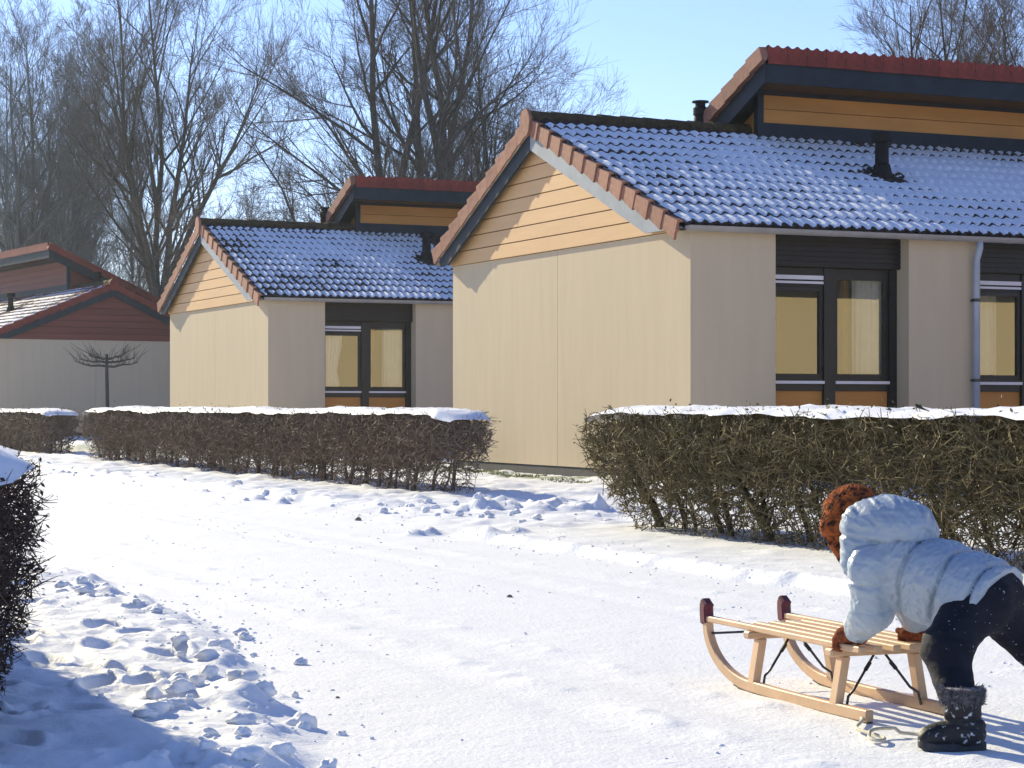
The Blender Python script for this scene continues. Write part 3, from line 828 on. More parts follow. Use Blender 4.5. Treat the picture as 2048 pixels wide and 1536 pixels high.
def hedge(name, label, ax, bx, a0, b0, b1, thick, height, n_twig, rad, mats, seed, sparse=0.45, lean=0.10, leaf_n=0, leaf_s=0.012, snow_t=0.05, stem_gap=0.28, tw_len=0.16, zbase=None, taper_end=(0.25, 0.25), group=None, snow_res=0.05):
    """runs from b0 to b1 along axis bx; its face stands at a0 on axis ax and it is `thick` deep"""
    g = np.random.default_rng(seed)
    ax, bx = np.asarray(ax), np.asarray(bx)
    L_ = b1 - b0
    cen = ax*(a0 + thick/2) + bx*(b0 + b1)/2
    root = empty(name, (cen[0], cen[1], 0.0)); tag(root, label, 'hedge', group)
    def world(w, l, z):      # w: -1..1 across, l: 0..L along
        prof = 0.72 + 0.28*sstep(0.0, 0.55, z/height) - 0.10*sstep(0.9, 1.0, z/height) + lean*sstep(0.3, 1.0, z/height)
        prof = prof + 0.14*(fbm(l*1.6, z*2.0, seed + 0.5 + np.sign(w)*3, 3) - 0.5)
        tl = np.clip((L_/2 - np.abs(l - L_/2)), 0, None)
        endp = 1 - 0.35*sstep(0.35, 0.0, tl)
        A_ = a0 + thick/2 + w*thick/2*prof*endp
        e0 = taper_end[0]*(1 - sstep(0.0, 0.8, z/height)); e1 = taper_end[1]*(1 - sstep(0.0, 0.8, z/height))
        B_ = b0 + e0 + l/L_*(L_ - e0 - e1)
        p = ax[None, :]*A_[:, None] + bx[None, :]*B_[:, None]
        return np.stack([p[:, 0] - cen[0], p[:, 1] - cen[1], z], 1)
    def top(l): return height*(1 + 0.05*(fbm(l*0.9, seed*1.0, 0.2, 2) - 0.5)) - 0.07*sstep(0.5, 0.0, l) - 0.07*sstep(0.5, 0.0, L_ - l)
    segs = []
    # stems
    ns = max(3, int(L_/stem_gap)); st = []
    for i in range(ns):
        l = (i + g.uniform(0.2, 0.8))*L_/ns; w = g.uniform(-0.45, 0.3); r = g.uniform(0.012, 0.026) * (1.5 if g.random() < 0.2 else 1)
        zs = np.linspace(-0.03, height*g.uniform(0.6, 0.85), 6)
        ls = l + np.cumsum(g.normal(0, 0.022, 6)); wsx = w + np.cumsum(g.normal(0, 0.06, 6))
        p = world(np.clip(wsx, -0.9, 0.9), np.clip(ls, 0.02, L_ - 0.02), zs)
        rr_ = r*np.linspace(1.15, 0.35, 6)
        st.append(tubes(p[:-1], p[1:], rr_[:-1], rr_[1:], 6))
        # side limbs
        for k in range(7):
            j = g.integers(1, 5); q = p[j]
            d = np.array([g.normal(0, 1), g.normal(0, 1), g.uniform(0.2, 1.2)]); d /= np.linalg.norm(d)
            ln = g.uniform(0.15, 0.38); m = q + d*ln*0.5 + g.normal(0, 0.02, 3); e = m + (d + np.array([0, 0, 0.5]))*ln*0.35
            segs.append((q, m, r*0.38, r*0.26)); segs.append((m, e, r*0.26, r*0.12))
    for V, F in st: link('stem', np_mesh('stem', V, F), mats[2], root, True)
    # twigs: dense towards the faces and the top, thin below
    n = n_twig
    l = g.uniform(0, L_, n)
    zz = 1 - g.random(n)**1.0
    keep = g.random(n) < np.clip(sparse + (1 - sparse)*sstep(0.22, 0.70, zz + 0.75*(fbm(l*1.8, zz*3, seed, 2) - 0.5)), 0, 1)
    l, zz = l[keep], zz[keep]; n = len(l)
    w = np.sign(g.uniform(-1, 1, n))*(1 - g.random(n)**1.7*1.0)
    w = np.where(zz > 0.86, g.uniform(-1, 1, n), w)
    z = 0.03 + zz*(top(l) - 0.075)
    P = world(w, l, z)
    out = np.stack([ax[0]*w, ax[1]*w, np.full(n, 0.35) + 0.6*sstep(0.8, 1, zz)], 1)
    d = unit(unit(g.normal(size=(n, 3))) + out*0.75)
    ln = tw_len*g.uniform(0.4, 1.3, n)[:, None]
    A = P - d*ln*0.55
    d2 = unit(d + g.normal(0, 0.45, (n, 3))); B = A + d2*ln*0.5
    d3 = unit(d2 + g.normal(0, 0.5, (n, 3)) + np.array([0, 0, 0.15])); Cc = B + d3*ln*0.5
    r = rad*g.uniform(0.6, 1.5, n)
    parts = [tubes(A, B, r, r*0.8), tubes(B, Cc, r*0.8, r*0.35)]
    # forks
    d4 = unit(d2 + g.normal(0, 0.9, (n, 3))); parts.append(tubes(B, B + d4*ln*0.38, r*0.65, r*0.25))
    V, F = merge(parts)
    cap_ = height + 0.012 + 0.02*(g.random(len(V)) < 0.06); V[:, 2] = np.where(V[:, 2] > cap_, cap_ - 0.3*(V[:, 2] - cap_), V[:, 2])
    sa = [np.array([s[i] for s in segs]) for i in range(4)]
    V, F = merge([(V, F), tubes(*sa, k=4)])
    o = link('twigs', np_mesh('twigs', V, F), mats[0], root); o['kind'] = 'stuff'
    if leaf_n:
        pick = g.integers(0, n, leaf_n); t = g.uniform(0, 1, (leaf_n, 1))
        Pl = B[pick]*(1 - t) + Cc[pick]*t + g.normal(0, 0.008, (leaf_n, 3))
        V, F = leaves(Pl, leaf_s, g)
        o = link('leaves', np_mesh('leaves', V, F), mats[1], root); o['kind'] = 'stuff'
    # snow lying on the clipped top
    if snow_t > 0:
        nl = max(6, int(L_/snow_res)); nw = 12
        ls = np.linspace(0.05, L_ - 0.05, nl); ws = np.linspace(-1, 1, nw)
        LL, WW = np.meshgrid(ls, ws, indexing='ij')
        sh = LL.shape
        t_ = top(LL.ravel())
        wid = 0.73 + 0.40*fbm(LL.ravel()*4.5 + 9, seed + 2.0*np.sign(WW.ravel()), 0.7, 3)
        p = world(WW.ravel()*wid, LL.ravel(), t_*0.985)
        nn = fbm(p[:, 0]*3 + seed, p[:, 1]*3, 0.5, 4); n5 = fbm(p[:, 0]*14, p[:, 1]*14, 0.9, 3)
        lip = np.clip(1 - np.abs(WW.ravel())**4, 0, 1)*sstep(0, 0.25, np.minimum(LL.ravel(), L_ - LL.ravel()))
        zt = t_ - 0.035 + (snow_t*(0.15 + 1.0*nn) + 0.03*(n5 - 0.5) + 0.012)*lip**0.7
        zt = np.where(lip < 0.02, t_ - 0.015 - 0.06*nn, zt)
        ph = np.arange(len(zt))
        V = np.stack([p[:, 0] + 0.02*(n5 - 0.5), p[:, 1] + 0.02*(nn - 0.5), zt], 1)
        ix = np.arange(nl*nw).reshape(nl, nw)
        F = np.stack([ix[:-1, :-1], ix[1:, :-1], ix[1:, 1:], ix[:-1, 1:]], -1).reshape(-1, 4)
        link('snow_cap', np_mesh('snow_cap', V, F), M_SNOW, root, True)
    return root

HM_R = hedge_mats('olive', (0.115, 0.088, 0.047), (0.255, 0.205, 0.095), (0.088, 0.098, 0.03), (0.23, 0.145, 0.065))
HM_B = hedge_mats('brown', (0.15, 0.108, 0.078), (0.25, 0.185, 0.135), (0.22, 0.115, 0.065), (0.15, 0.13, 0.075))
HM_D = hedge_mats('dark', (0.05, 0.034, 0.028), (0.09, 0.055, 0.045), (0.045, 0.03, 0.022), (0.095, 0.055, 0.038))

hedge('hedge', 'olive brown hedge behind the child, thin and see-through near the ground', D2, D1, 6.62, 6.6, 13.65, 0.80, 0.893, 31000, 0.0036, HM_R, 31, sparse=0.2, leaf_n=24000, leaf_s=0.013, lean=0.16, taper_end=(0, 0.55), snow_t=0.045)
hedge('hedge', 'long brown snow-topped hedge in front of the second cream cottage', D2, D1, 7.66, 18.55, 34.2, 0.60, 0.88, 36000, 0.0046, HM_B, 33, sparse=0.14, leaf_n=15000, leaf_s=0.016, lean=0.12, taper_end=(0.35, 0.2), snow_t=0.06, tw_len=0.19)
hedge('hedge', 'near dark hedge end at the left edge beside trampled snow', D2, D1, 0.18, 5.2, 10.5, 0.94, 0.825, 66000, 0.0019, HM_D, 35, sparse=0.9, leaf_n=90000, leaf_s=0.0085, lean=0.1, taper_end=(0.02, 0.1), snow_t=0.05, tw_len=0.085)
hedge('hedge', 'short snow-topped hedge beyond the grassy gap at the far left', D2, D1, 7.8, 37.6, 47.5, 0.7, 0.86, 9000, 0.007, HM_B, 37, leaf_n=6000, leaf_s=0.022, snow_t=0.06, tw_len=0.22)
hd2 = np.array([0.985, 0.17]); hd1 = np.array([-0.17, 0.985])
hedge('hedge', 'far low dark hedge in front of the red gabled cottage', hd1, hd2, 59.0, -22.0, -6.5, 0.8, 1.03, 9000, 0.010, HM_D, 39, sparse=0.8, leaf_n=9000, leaf_s=0.035, snow_t=0.05, tw_len=0.26, snow_res=0.15)

# ------------------------------------------------------------------ bare trees
def grow(seed, H, fork, n_stem, stem_spread, r0, lv, k_up=0.25, straight=False):
    """returns (thick tubes, fine tubes) in tree space; levels: (children, length ratio, angle, segments, jitter)"""
    g = np.random.default_rng(seed)
    thick, fine = [], []
    # trunk and stems
    P = []; D = []; L_ = []; Rr = []
    pts = np.array([[0, 0, -0.3], [g.normal(0, .05), g.normal(0, .05), fork*0.5], [g.normal(0, .1), g.normal(0, .1), fork]])
    if fork > 0.3: thick.append(tubes(pts[:-1], pts[1:], np.array([r0*1.25, r0*1.05]), np.array([r0*1.05, r0]), 9))
    for i in range(n_stem):
        az = 2*math.pi*(i + g.uniform(-0.3, 0.3))/n_stem; t = stem_spread*g.uniform(0.35, 1.1) if i else stem_spread*0.15
        P.append(pts[-1]); D.append([math.sin(az)*t, math.cos(az)*t, 1.0]); L_.append((H - fork)*(g.uniform(0.75, 1.0) if i else 1.0)); Rr.append(r0*(0.78 if n_stem > 1 else 1.0)*g.uniform(0.75, 1))
    P, D, L_, Rr = np.array(P), unit(np.array(D)), np.array(L_), np.array(Rr)
    for li, (nc, ratio, ang, ns, jit) in enumerate(lv):
        n = len(P); pos = P.copy(); d = D.copy(); r = Rr.copy()
        up = k_up*(1.0 if li < 2 else 0.5)
        node_p, node_d, node_r = [pos.copy()], [d.copy()], [r.copy()]
        for s in range(ns):
            d = unit(d + g.normal(0, jit, (n, 3)) + np.array([0, 0, up/ns]))
            q = pos + d*(L_/ns)[:, None]
            r2 = np.maximum(Rr*(1 - 0.88*(s + 1)/ns), 0.003)
            (thick if li < 2 else fine).append(tubes(pos, q, r, r2, 7 if li == 0 else (5 if li == 1 else 3)))
            pos, r = q, r2
            node_p.append(pos.copy()); node_d.append(d.copy()); node_r.append(r.copy())
        if nc == 0: break
        NP, ND, NR = np.array(node_p), np.array(node_d), np.array(node_r)
        cP, cD, cL, cR = [], [], [], []
        for c in range(nc):
            t = (g.uniform(0.22, 1.0, n) if li else g.uniform(0.12, 1.0, n))*ns
            i0 = np.minimum(t.astype(int), ns - 1); fr = (t - i0)[:, None]
            ar = np.arange(n)
            p = NP[i0, ar]*(1 - fr) + NP[i0 + 1, ar]*fr; dd = ND[i0 + 1, ar]
            perp = unit(np.cross(dd, g.normal(size=(n, 3))))
            a = ang*g.uniform(0.6, 1.35, n)[:, None]
            nd = unit(dd*np.cos(a) + perp*np.sin(a))
            rl = L_*ratio*(1.12 - 0.45*t/ns)*g.uniform(0.6, 1.3, n)
            cP.append(p); cD.append(nd); cL.append(rl); cR.append(np.minimum(NR[i0, ar]*0.55, Rr*0.42))
        P, D, L_, Rr = np.concatenate(cP), np.concatenate(cD), np.concatenate(cL), np.maximum(np.concatenate(cR), 0.0052)
    return merge(thick), merge(fine)

TREE_G = 'bare winter trees behind the cottages'
TM = {}
def tree_proto(key, *a, **k):
    (tv, tf), (fv, ff) = grow(*a, **k)
    t, f = np_mesh('trunk', tv, tf), np_mesh('crown', fv, ff)
    t.polygons.foreach_set('use_smooth', np.ones(len(t.polygons), bool))
    TM[key] = (t, f)
#                seed  H   fork stems spread r0   levels
tree_proto('broad', 51, 18.0, 4.4, 5, 0.36, 0.27, [(19, 0.42, 0.66, 9, 0.06), (10, 0.45, 0.55, 5, 0.10), (6, 0.55, 0.55, 3, 0.13), (3, 0.8, 0.45, 2, 0.16), (0, 0, 0, 1, 0.2)], 0.42)
tree_proto('tall', 53, 19.5, 2.0, 2, 0.12, 0.25, [(19, 0.31, 0.85, 10, 0.05), (9, 0.45, 0.6, 5, 0.12), (7, 0.55, 0.6, 3, 0.15), (3, 0.8, 0.5, 2, 0.18), (0, 0, 0, 1, 0.2)], 0.5)
tree_proto('spread', 55, 12.0, 2.4, 5, 0.85, 0.17, [(12, 0.44, 0.65, 8, 0.11), (10, 0.47, 0.68, 5, 0.15), (6, 0.55, 0.65, 3, 0.18), (3, 0.75, 0.55, 2, 0.2), (0, 0, 0, 1, 0.2)], 0.2)
tree_proto('slender', 57, 15.0, 1.0, 5, 0.22, 0.14, [(16, 0.30, 0.48, 8, 0.06), (9, 0.46, 0.55, 4, 0.11), (5, 0.55, 0.5, 3, 0.14), (3, 0.8, 0.45, 2, 0.16), (0, 0, 0, 1, 0.2)], 0.5)
tree_proto('brush', 59, 6.5, 0.4, 9, 0.7, 0.06, [(9, 0.45, 0.6, 6, 0.14), (8, 0.5, 0.7, 4, 0.2), (5, 0.55, 0.7, 2, 0.2), (0, 0, 0, 2, 0.25)], 0.3)

def tree(kind, x, y, s, rz, label, bark=M_BARK, twig=M_TWIG, tilt=(0, 0), zs=1.0, name='bare_tree', cat='tree', group=TREE_G):
    root = empty(name, (x, y, 0.0), rz); tag(root, label, cat, group)
    root.rotation_euler = (tilt[0], tilt[1], rz)
    root.scale = (s, s, s*zs)
    for nm, me, m in (('trunk', TM[kind][0], bark), ('crown', TM[kind][1], twig)):
        me2 = me if (len(me.materials) == 0 or me.materials[0] == m) else me.copy()
        if len(me2.materials) == 0: me2.materials.append(m)
        elif me2.materials[0] != m: me2.materials[0] = m
        o = link(nm, me2, None, root)
        if nm == 'crown': o['kind'] = 'stuff'
    return root
tree('broad', -13.6, 81.0, 0.84, 0.4, zs=1.2, label= 'broad many-stemmed bare tree rising between the red gable and the second cottage')
tree('tall', -3.75, 68.0, 1.0, 0.0, 'tall straight bare trunk rising behind the second cottage\'s high roof, leftmost of the close trio')
tree('tall', -3.0, 71.0, 0.97, 2.1, 'tall bare trunk in the middle of the close trio behind the second cottage')
tree('tall', -2.15, 66.5, 1.02, 4.0, 'tall bare trunk nearest the large cottage ridge, rightmost of the close trio')
tree('broad', -1.0, 72.0, 0.80, 3.3, 'leaning bare tree just behind the large cottage gable peak', tilt=(0, R(7)))
tree('spread', -5.0, 64.0, 0.84, 1.0, 'wide low-branching bare tree over the second cottage\'s chimney')
tree('spread', 2.2, 76.0, 0.95, 2.6, 'thin bare tree above the large cottage ridge tiles')
tree('slender', 4.3, 82.0, 0.66, 0.6, 'small sparse bare tree whose tips show above the ridge left of the chimney cowl')
tree('broad', 12.6, 61.0, 0.66, 1.1, zs=1.12, label= 'bare tree with tan twigs above the high roof at top right', twig=mat('tan_twig', (0.12, 0.085, 0.055), 0.9, 0.2, 1.0))
tree('broad', 15.0, 60.0, 0.72, 2.9, zs=1.08, label= 'thick-stemmed bare tree at the top right corner above the roof', twig=MATS['tan_twig'])
tree('spread', 11.4, 66.0, 0.98, 4.4, zs=1.12, label= 'lower twiggy bare tree left of the others above the high roof', twig=MATS['tan_twig'])
hz = mat('hazed_twig', (0.115, 0.128, 0.138), 0.9, 0.2, 1.0)  # blue-grey twig colour, like the hazy bark, has distance haze painted in
for (x, y, s, rz, lb) in ((-22.5, 92, 1.05, 0.2, 'slender haze-grey tree at the far left behind the red roof, at the picture edge'),
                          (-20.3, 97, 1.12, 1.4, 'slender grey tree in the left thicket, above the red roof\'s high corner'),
                          (-18.6, 88, 0.98, 2.6, 'haze-grey thicket tree just left of the broad many-stemmed tree'),
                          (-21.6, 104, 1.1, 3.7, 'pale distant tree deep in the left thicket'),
                          (-25.2, 100, 1.2, 5.0, 'haze-grey tree in the left thicket mostly beyond the frame'),
                          (-17.6, 99, 0.95, 0.9, 'thin haze-grey tree behind the broad many-stemmed tree')):
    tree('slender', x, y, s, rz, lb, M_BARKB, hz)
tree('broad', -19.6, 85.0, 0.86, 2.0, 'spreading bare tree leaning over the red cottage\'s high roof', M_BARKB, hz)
bt = mat('russet_twig', (0.14, 0.10, 0.07), 0.9, 0.2, 1.0)
for (x, y, s, rz, lb) in ((-7.3, 60, 1.0, 0.3, 'russet brush rising behind the second cottage ridge'),
                          (-9.0, 68, 1.1, 1.9, 'russet brush beside the second cottage gable peak'),
                          (-5.6, 62, 0.95, 3.3, 'brushy shrub at the second cottage\'s chimney'),
                          (-15.4, 86, 1.1, 4.0, 'dark brush behind the red cottage roof slope'),
                          (-20.5, 84, 1.2, 5.2, 'dark brush above the red cottage\'s high roof'),
                          (0.6, 70, 1.2, 5.9, 'brushy shrub behind the large cottage gable peak')):
    tree('brush', x, y, s, rz, lb, M_BARK, bt, name='bare_shrub', cat='shrub', group='bare shrubs behind the cottages')

# flat-trained tree before the red cottage
et = empty('trained_tree', (-11.0, 57.0, 0.0)); tag(et, 'small flat-trained bare tree with level arms before the pale far wall', 'tree')
mb = MB(); mb.tube([(0, 0, -0.05), (0.02, 0, 1.0), (0.0, 0, 1.9), (0.0, 0, 2.35)], [0.06, 0.052, 0.048, 0.04], 8); mb.build('trunk', M_BARK, et, True)
rt = random.Random(12); mb = MB(); mt = MB()
for s in (-1, 1):
    for zz, ln in ((2.02, 0.85), (2.12, 0.75), (2.22, 0.5)):
        pts = [(0, 0, zz)] + [(s*ln*t, rt.uniform(-.04, .04), zz + rt.uniform(-.03, .03) + 0.12*t*t) for t in (.25, .5, .75, 1)]
        mb.tube(pts, [0.034, 0.03, 0.026, 0.02, 0.012], 5)
        for k in range(16):
            t = rt.uniform(0.1, 1.0); p = (s*ln*t, 0, zz + 0.12*t*t)
            h = rt.uniform(0.12, 0.42); dx = rt.uniform(-0.15, 0.15) + 0.12*s
            mt.tube([p, (p[0] + dx*0.5, rt.uniform(-.08, .08), p[2] + h*0.5), (p[0] + dx*1.4, rt.uniform(-.12, .12), p[2] + h)], [0.009, 0.007, 0.003], 3)
    pts = [(0, 0, 2.2), (s*0.45, 0, 2.35), (s*0.8, 0, 2.52), (s*1.0, 0, 2.68)]
    mt.tube(pts, [0.02, 0.016, 0.01, 0.005], 4)
mb.build('arm', M_BARK, et, True); tw = mt.build('crown', M_TWIG, et); tw['kind'] = 'stuff'

# ------------------------------------------------------------------ sled
AX = Vector((-0.366, 0.9306, 0)).normalized()        # rear -> front
PX = Vector((AX.y, -AX.x, 0))                         # near runner -> far runner
SLED0 = Vector((1.0196, 5.981, 0.0))
zs0 = 0.006
sled = empty('wooden_sled', SLED0, math.atan2(PX.y, PX.x))   # local x across, local y forward
tag(sled, 'pale wooden slatted sled with maroon runner tips pushed by the child', 'sled')
GAUGE = 0.29
def slab(mb, path, w, h_, x, side='v'):
    """rectangular bar following path of (y,z,dir) in the x = const plane"""
    P = []; n = len(path)
    for i, (y, z) in enumerate(path):
        a = path[max(i-1, 0)]; b = path[min(i+1, n-1)]
        d = Vector((b[0]-a[0], b[1]-a[1])).normalized(); nr = Vector((-d.y, d.x))
        for sx, sn in ((-1, -1), (1, -1), (1, 1), (-1, 1)):
            P.append((x + sx*w/2, y + nr.x*sn*h_/2, z + nr.y*sn*h_/2))
    fs = [(3, 2, 1, 0), tuple(range(4*n-4, 4*n))]
    for i in range(n-1):
        for j in range(4):
            a, b = i*4 + j, i*4 + (j+1) % 4
            fs.append((a, b, b+4, a+4))
    mb.poly(P, [f[::-1] for f in fs])
RUN = [(0.0, 0.020), (0.25, 0.017), (0.5, 0.016), (0.66, 0.018)]
for i in range(1, 13):
    a = math.pi/2*i/12*0.97
    RUN.append((0.70 + 0.32*math.sin(a), 0.018 + 0.175*(1 - math.cos(a))))
RUN += [(1.028, 0.215)]
for x in (0.0, GAUGE):
    mb = MB(); slab(mb, RUN, 0.026, 0.034, x); rn = mb.build('runner', M_WOOD, sled, False, 0.003)
    mb = MB(); slab(mb, [(y, z - 0.0195) for (y, z) in RUN[:7]], 0.02, 0.004, x); mb.build('runner_rail', M_STEEL, rn)
    mb = MB(); slab(mb, [(1.024, 0.185), (1.030, 0.225), (1.030, 0.245), (1.020, 0.262)], 0.036, 0.044, x); mb.build('horn_cap', M_HORN, sled, False, 0.008)
LEGY = (0.19, 0.70); BEAMZ = 0.182
for y in LEGY:
    for i, x in enumerate((0.0, GAUGE)):
        s = 1 if i == 0 else -1
        mb = MB()
        x0, x1 = x, x + s*0.025
        q = 0.0135
        P = [(x0-q, y-0.020, 0.03), (x0+q, y-0.020, 0.03), (x0+q, y+0.020, 0.03), (x0-q, y+0.020, 0.03),
             (x1-q, y-0.020, BEAMZ-0.012), (x1+q, y-0.020, BEAMZ-0.012), (x1+q, y+0.020, BEAMZ-0.012), (x1-q, y+0.020, BEAMZ-0.012)]
        mb.poly(P, [(3,2,1,0),(4,5,6,7),(0,1,5,4),(1,2,6,5),(2,3,7,6),(3,0,4,7)]); mb.build('leg', M_WOOD, sled, False, 0.003)
        # bent steel brace from the beam's middle down to the runner
        mb = MB(); mb.tube([(x + s*0.125, y - 0.004, BEAMZ - 0.012), (x + s*0.05, y - 0.018, 0.072), (x + s*0.026, y - 0.026, 0.055), (x + s*0.018, y - 0.028, 0.018)], 0.0042, 8)
        br = mb.build('brace', M_STEEL, sled, True)
        mb = MB(); mb.tube([(x + s*0.111, y - 0.0068, 0.149), (x + s*0.093, y - 0.0103, 0.127)], 0.0065, 8); mb.build('brace_sleeve', M_BLACK, br)
    mb = MB(); mb.box(-0.028, GAUGE + 0.028, y - 0.020, y + 0.020, BEAMZ - 0.0115, BEAMZ + 0.0125); mb.build('cross_beam', M_WOOD, sled, False, 0.005)
NS = 6
for k in range(NS):
    x = k*GAUGE/(NS - 1)
    y0, y1 = (0.04, 1.008) if k in (0, NS-1) else (0.04, 0.79)
    mb = MB(); mb.box(x - 0.013, x + 0.013, y0 + 0.006*(k % 2), y1, BEAMZ + 0.0128, BEAMZ + 0.0318); mb.build('seat_slat', M_WOOD, sled, False, 0.003)
mb = MB(); mb.tube([(0.0, 0.992, 0.158), (GAUGE, 0.992, 0.158)], 0.004, 8); mb.build('front_rod', M_STEEL, sled, True)
# pull rope trailing from below the runner
L2 = lambda X, Y: ((Vector((X, Y, 0)) - SLED0).dot(PX), (Vector((X, Y, 0)) - SLED0).dot(AX))
rope_w = [(1.0196-0.03, 6.06), (1.00, 6.0), (0.985, 5.93), (0.955, 5.83), (0.965, 5.76), (0.985, 5.70), (1.0, 5.64), (0.985, 5.60), (0.965, 5.615), (0.962, 5.66), (0.985, 5.715), (1.02, 5.735), (1.06, 5.735), (1.10, 5.71), (1.115, 5.685)]
rp = []
for i in range(len(rope_w) - 1):
    for t in (0, 0.33, 0.66):
        p0, p1 = rope_w[i], rope_w[i+1]; pm = rope_w[max(i-1, 0)]; p2 = rope_w[min(i+2, len(rope_w)-1)]
        def cr(a, b, c, d): return 0.5*((2*b) + (-a + c)*t + (2*a - 5*b + 4*c - d)*t*t + (-a + 3*b - 3*c + d)*t**3)
        X, Y = cr(pm[0], p0[0], p1[0], p2[0]), cr(pm[1], p0[1], p1[1], p2[1])
        lx, ly = L2(X, Y); hgt = 0.012 + (0.012 if 27 < i*3 + t*3 < 36 else 0)
        rp.append((lx, ly, hgt))
mb = MB(); mb.tube(rp, 0.0052, 8); rope = mb.build('pull_rope', M_ROPE, sled, True)
lx, ly = L2(1.118, 5.68); mb = MB(); mb.lathe(lx, ly, [(0.004, 0.004), (0.013, 0.008), (0.017, 0.02), (0.013, 0.032), (0.004, 0.036)], 10); mb.build('rope_knot', M_ROPE, rope, True)

# ------------------------------------------------------------------ surfaces grown from distance fields (child)
def cap_sdf(P, a, b, ra, rb):
    a = np.array(a, np.float32); b = np.array(b, np.float32); ba = b - a
    t = np.clip(((P - a)@ba)/max(1e-9, float(ba@ba)), 0, 1)
    return np.linalg.norm(P - a - t[..., None]*ba, axis=-1) - (ra + (rb - ra)*t)
def ell_sdf(P, c, r, rot=None):
    q = P - np.array(c, np.float32)
    if rot is not None: q = q@np.array(rot, np.float32).T
    r = np.array(r, np.float32); k0 = np.linalg.norm(q/r, axis=-1); k1 = np.linalg.norm(q/(r*r), axis=-1)
    return k0*(k0 - 1)/np.maximum(k1, 1e-6)
def smin(a, b, k):
    h = np.clip(0.5 + 0.5*(b - a)/k, 0, 1); return b + (a - b)*h - k*h*(1 - h)
def surface_nets(fun, lo, hi, h):
    lo = np.array(lo); n = np.ceil((np.array(hi) - lo)/h).astype(int) + 1
    g = [lo[i] + h*np.arange(n[i]) for i in range(3)]
    X = np.stack(np.meshgrid(*g, indexing='ij'), -1).astype(np.float32)
    D = fun(X); s = D < 0
    acc = np.zeros(tuple(n - 1) + (3,)); cnt = np.zeros(tuple(n - 1))
    co = [(i, j, k) for i in (0, 1) for j in (0, 1) for k in (0, 1)]
    sl = lambda o: tuple(slice(o[i], n[i] - 1 + o[i]) for i in range(3))
    for a_ in range(3):
        for o in co:
            if o[a_]: continue
            o2 = list(o); o2[a_] = 1
            d0, d1 = D[sl(o)], D[sl(o2)]; m = (d0 < 0) != (d1 < 0)
            t = np.where(m, d0/np.where(d0 - d1 == 0, 1, d0 - d1), 0)
            for c in range(3): acc[..., c] += np.where(m, o[c] + (t if c == a_ else 0), 0)
            cnt += m
    act = cnt > 0
    vid = np.full(act.shape, -1); vid[act] = np.arange(act.sum())
    cell = np.argwhere(act)
    V = lo + h*(cell + acc[act]/cnt[act][:, None])
    Fs = []
    for a_ in range(3):
        b_, c_ = (a_ + 1) % 3, (a_ + 2) % 3
        idx0 = [slice(None)]*3; idx1 = [slice(None)]*3
        idx0[a_] = slice(0, n[a_]-1); idx1[a_] = slice(1, n[a_])
        for ax_ in (b_, c_): idx0[ax_] = slice(1, n[ax_]-1); idx1[ax_] = slice(1, n[ax_]-1)
        s0, s1 = s[tuple(idx0)], s[tuple(idx1)]
        for inside_first in (True, False):
            e = np.argwhere((s0 & ~s1) if inside_first else (~s0 & s1))
            if not len(e): continue
            base = e.copy(); base[:, b_] += 1; base[:, c_] += 1
            def at(db, dc):
                q = base.copy(); q[:, b_] += db; q[:, c_] += dc
                return vid[q[:, 0], q[:, 1], q[:, 2]]
            quad = np.stack([at(-1, -1), at(0, -1), at(0, 0), at(-1, 0)], 1)
            Fs.append(quad if inside_first else quad[:, ::-1])
    return V, np.concatenate(Fs)
def sdf_obj(name, fun, lo, hi, h, m, parent, origin):
    V, F = surface_nets(fun, lo, hi, h)
    return link(name, np_mesh(name, V - np.array(origin), F), m, parent, True)
def n3(P, s, seed=0.0, o=3): return fbm(P[..., 0]*s + seed, P[..., 1]*s, P[..., 2]*s, o) - 0.5

# joints of the child, leaning forward over the sled with arms straight
O = (1.22, 5.72, 0.0)
hipc = np.array([1.292, 5.80, 0.392]); neck = np.array([1.035, 5.995, 0.512]); head = np.array([0.990, 6.04, 0.574])
rt_ = np.array([0.6, 0.8, 0.0])
shL, elL, wrL = np.array([1.003, 5.885, 0.455]), np.array([1.018, 5.945, 0.330]), np.array([0.996, 6.085, 0.250])
shR, elR, wrR = np.array([1.135, 6.06, 0.450]), np.array([1.175, 6.12, 0.335]), np.array([1.195, 6.165, 0.252])
hpL, knL, anL = np.array([1.266, 5.757, 0.362]), np.array([1.172, 5.66, 0.250]), np.array([1.182, 5.545, 0.100])
hpR, knR, anR = np.array([1.318, 5.835, 0.366]), np.array([1.47, 5.86, 0.235]), np.array([1.66, 5.87, 0.110])
kid = empty('person', O); tag(kid, 'small child in pale blue padded jacket bending over to push the sled', 'person')

def knit_mat():
    m = mat('rust_knit', (0.38, 0.10, 0.028), 0.95, 0, 38.0, 0, 100, 0.1, col2=(0.035, 0.016, 0.012), detail=3)
    N = m.node_tree.nodes; L = m.node_tree.links
    rp_ = [n for n in N if n.type == 'VALTORGB'][0]; rp_.color_ramp.elements[0].position = 0.42; rp_.color_ramp.elements[1].position = 0.64
    tc = N.new('ShaderNodeTexCoord'); vo = N.new('ShaderNodeTexVoronoi'); vo.inputs['Scale'].default_value = 125
    bp = N.new('ShaderNodeBump'); bp.inputs['Strength'].default_value = 0.9; bp.inputs['Distance'].default_value = 0.004; bp.invert = True
    L.new(tc.outputs['Object'], vo.inputs['Vector']); L.new(vo.outputs['Distance'], bp.inputs['Height']); L.new(bp.outputs[0], N['Principled BSDF'].inputs['Normal'])
    return m
M_KNIT = knit_mat()
M_KNIT2 = mat('rust_glove_knit', (0.34, 0.095, 0.04), 0.95, 0, 90.0, 0.7, 330, 0.1, col2=(0.12, 0.045, 0.025), detail=3, bdist=0.004)
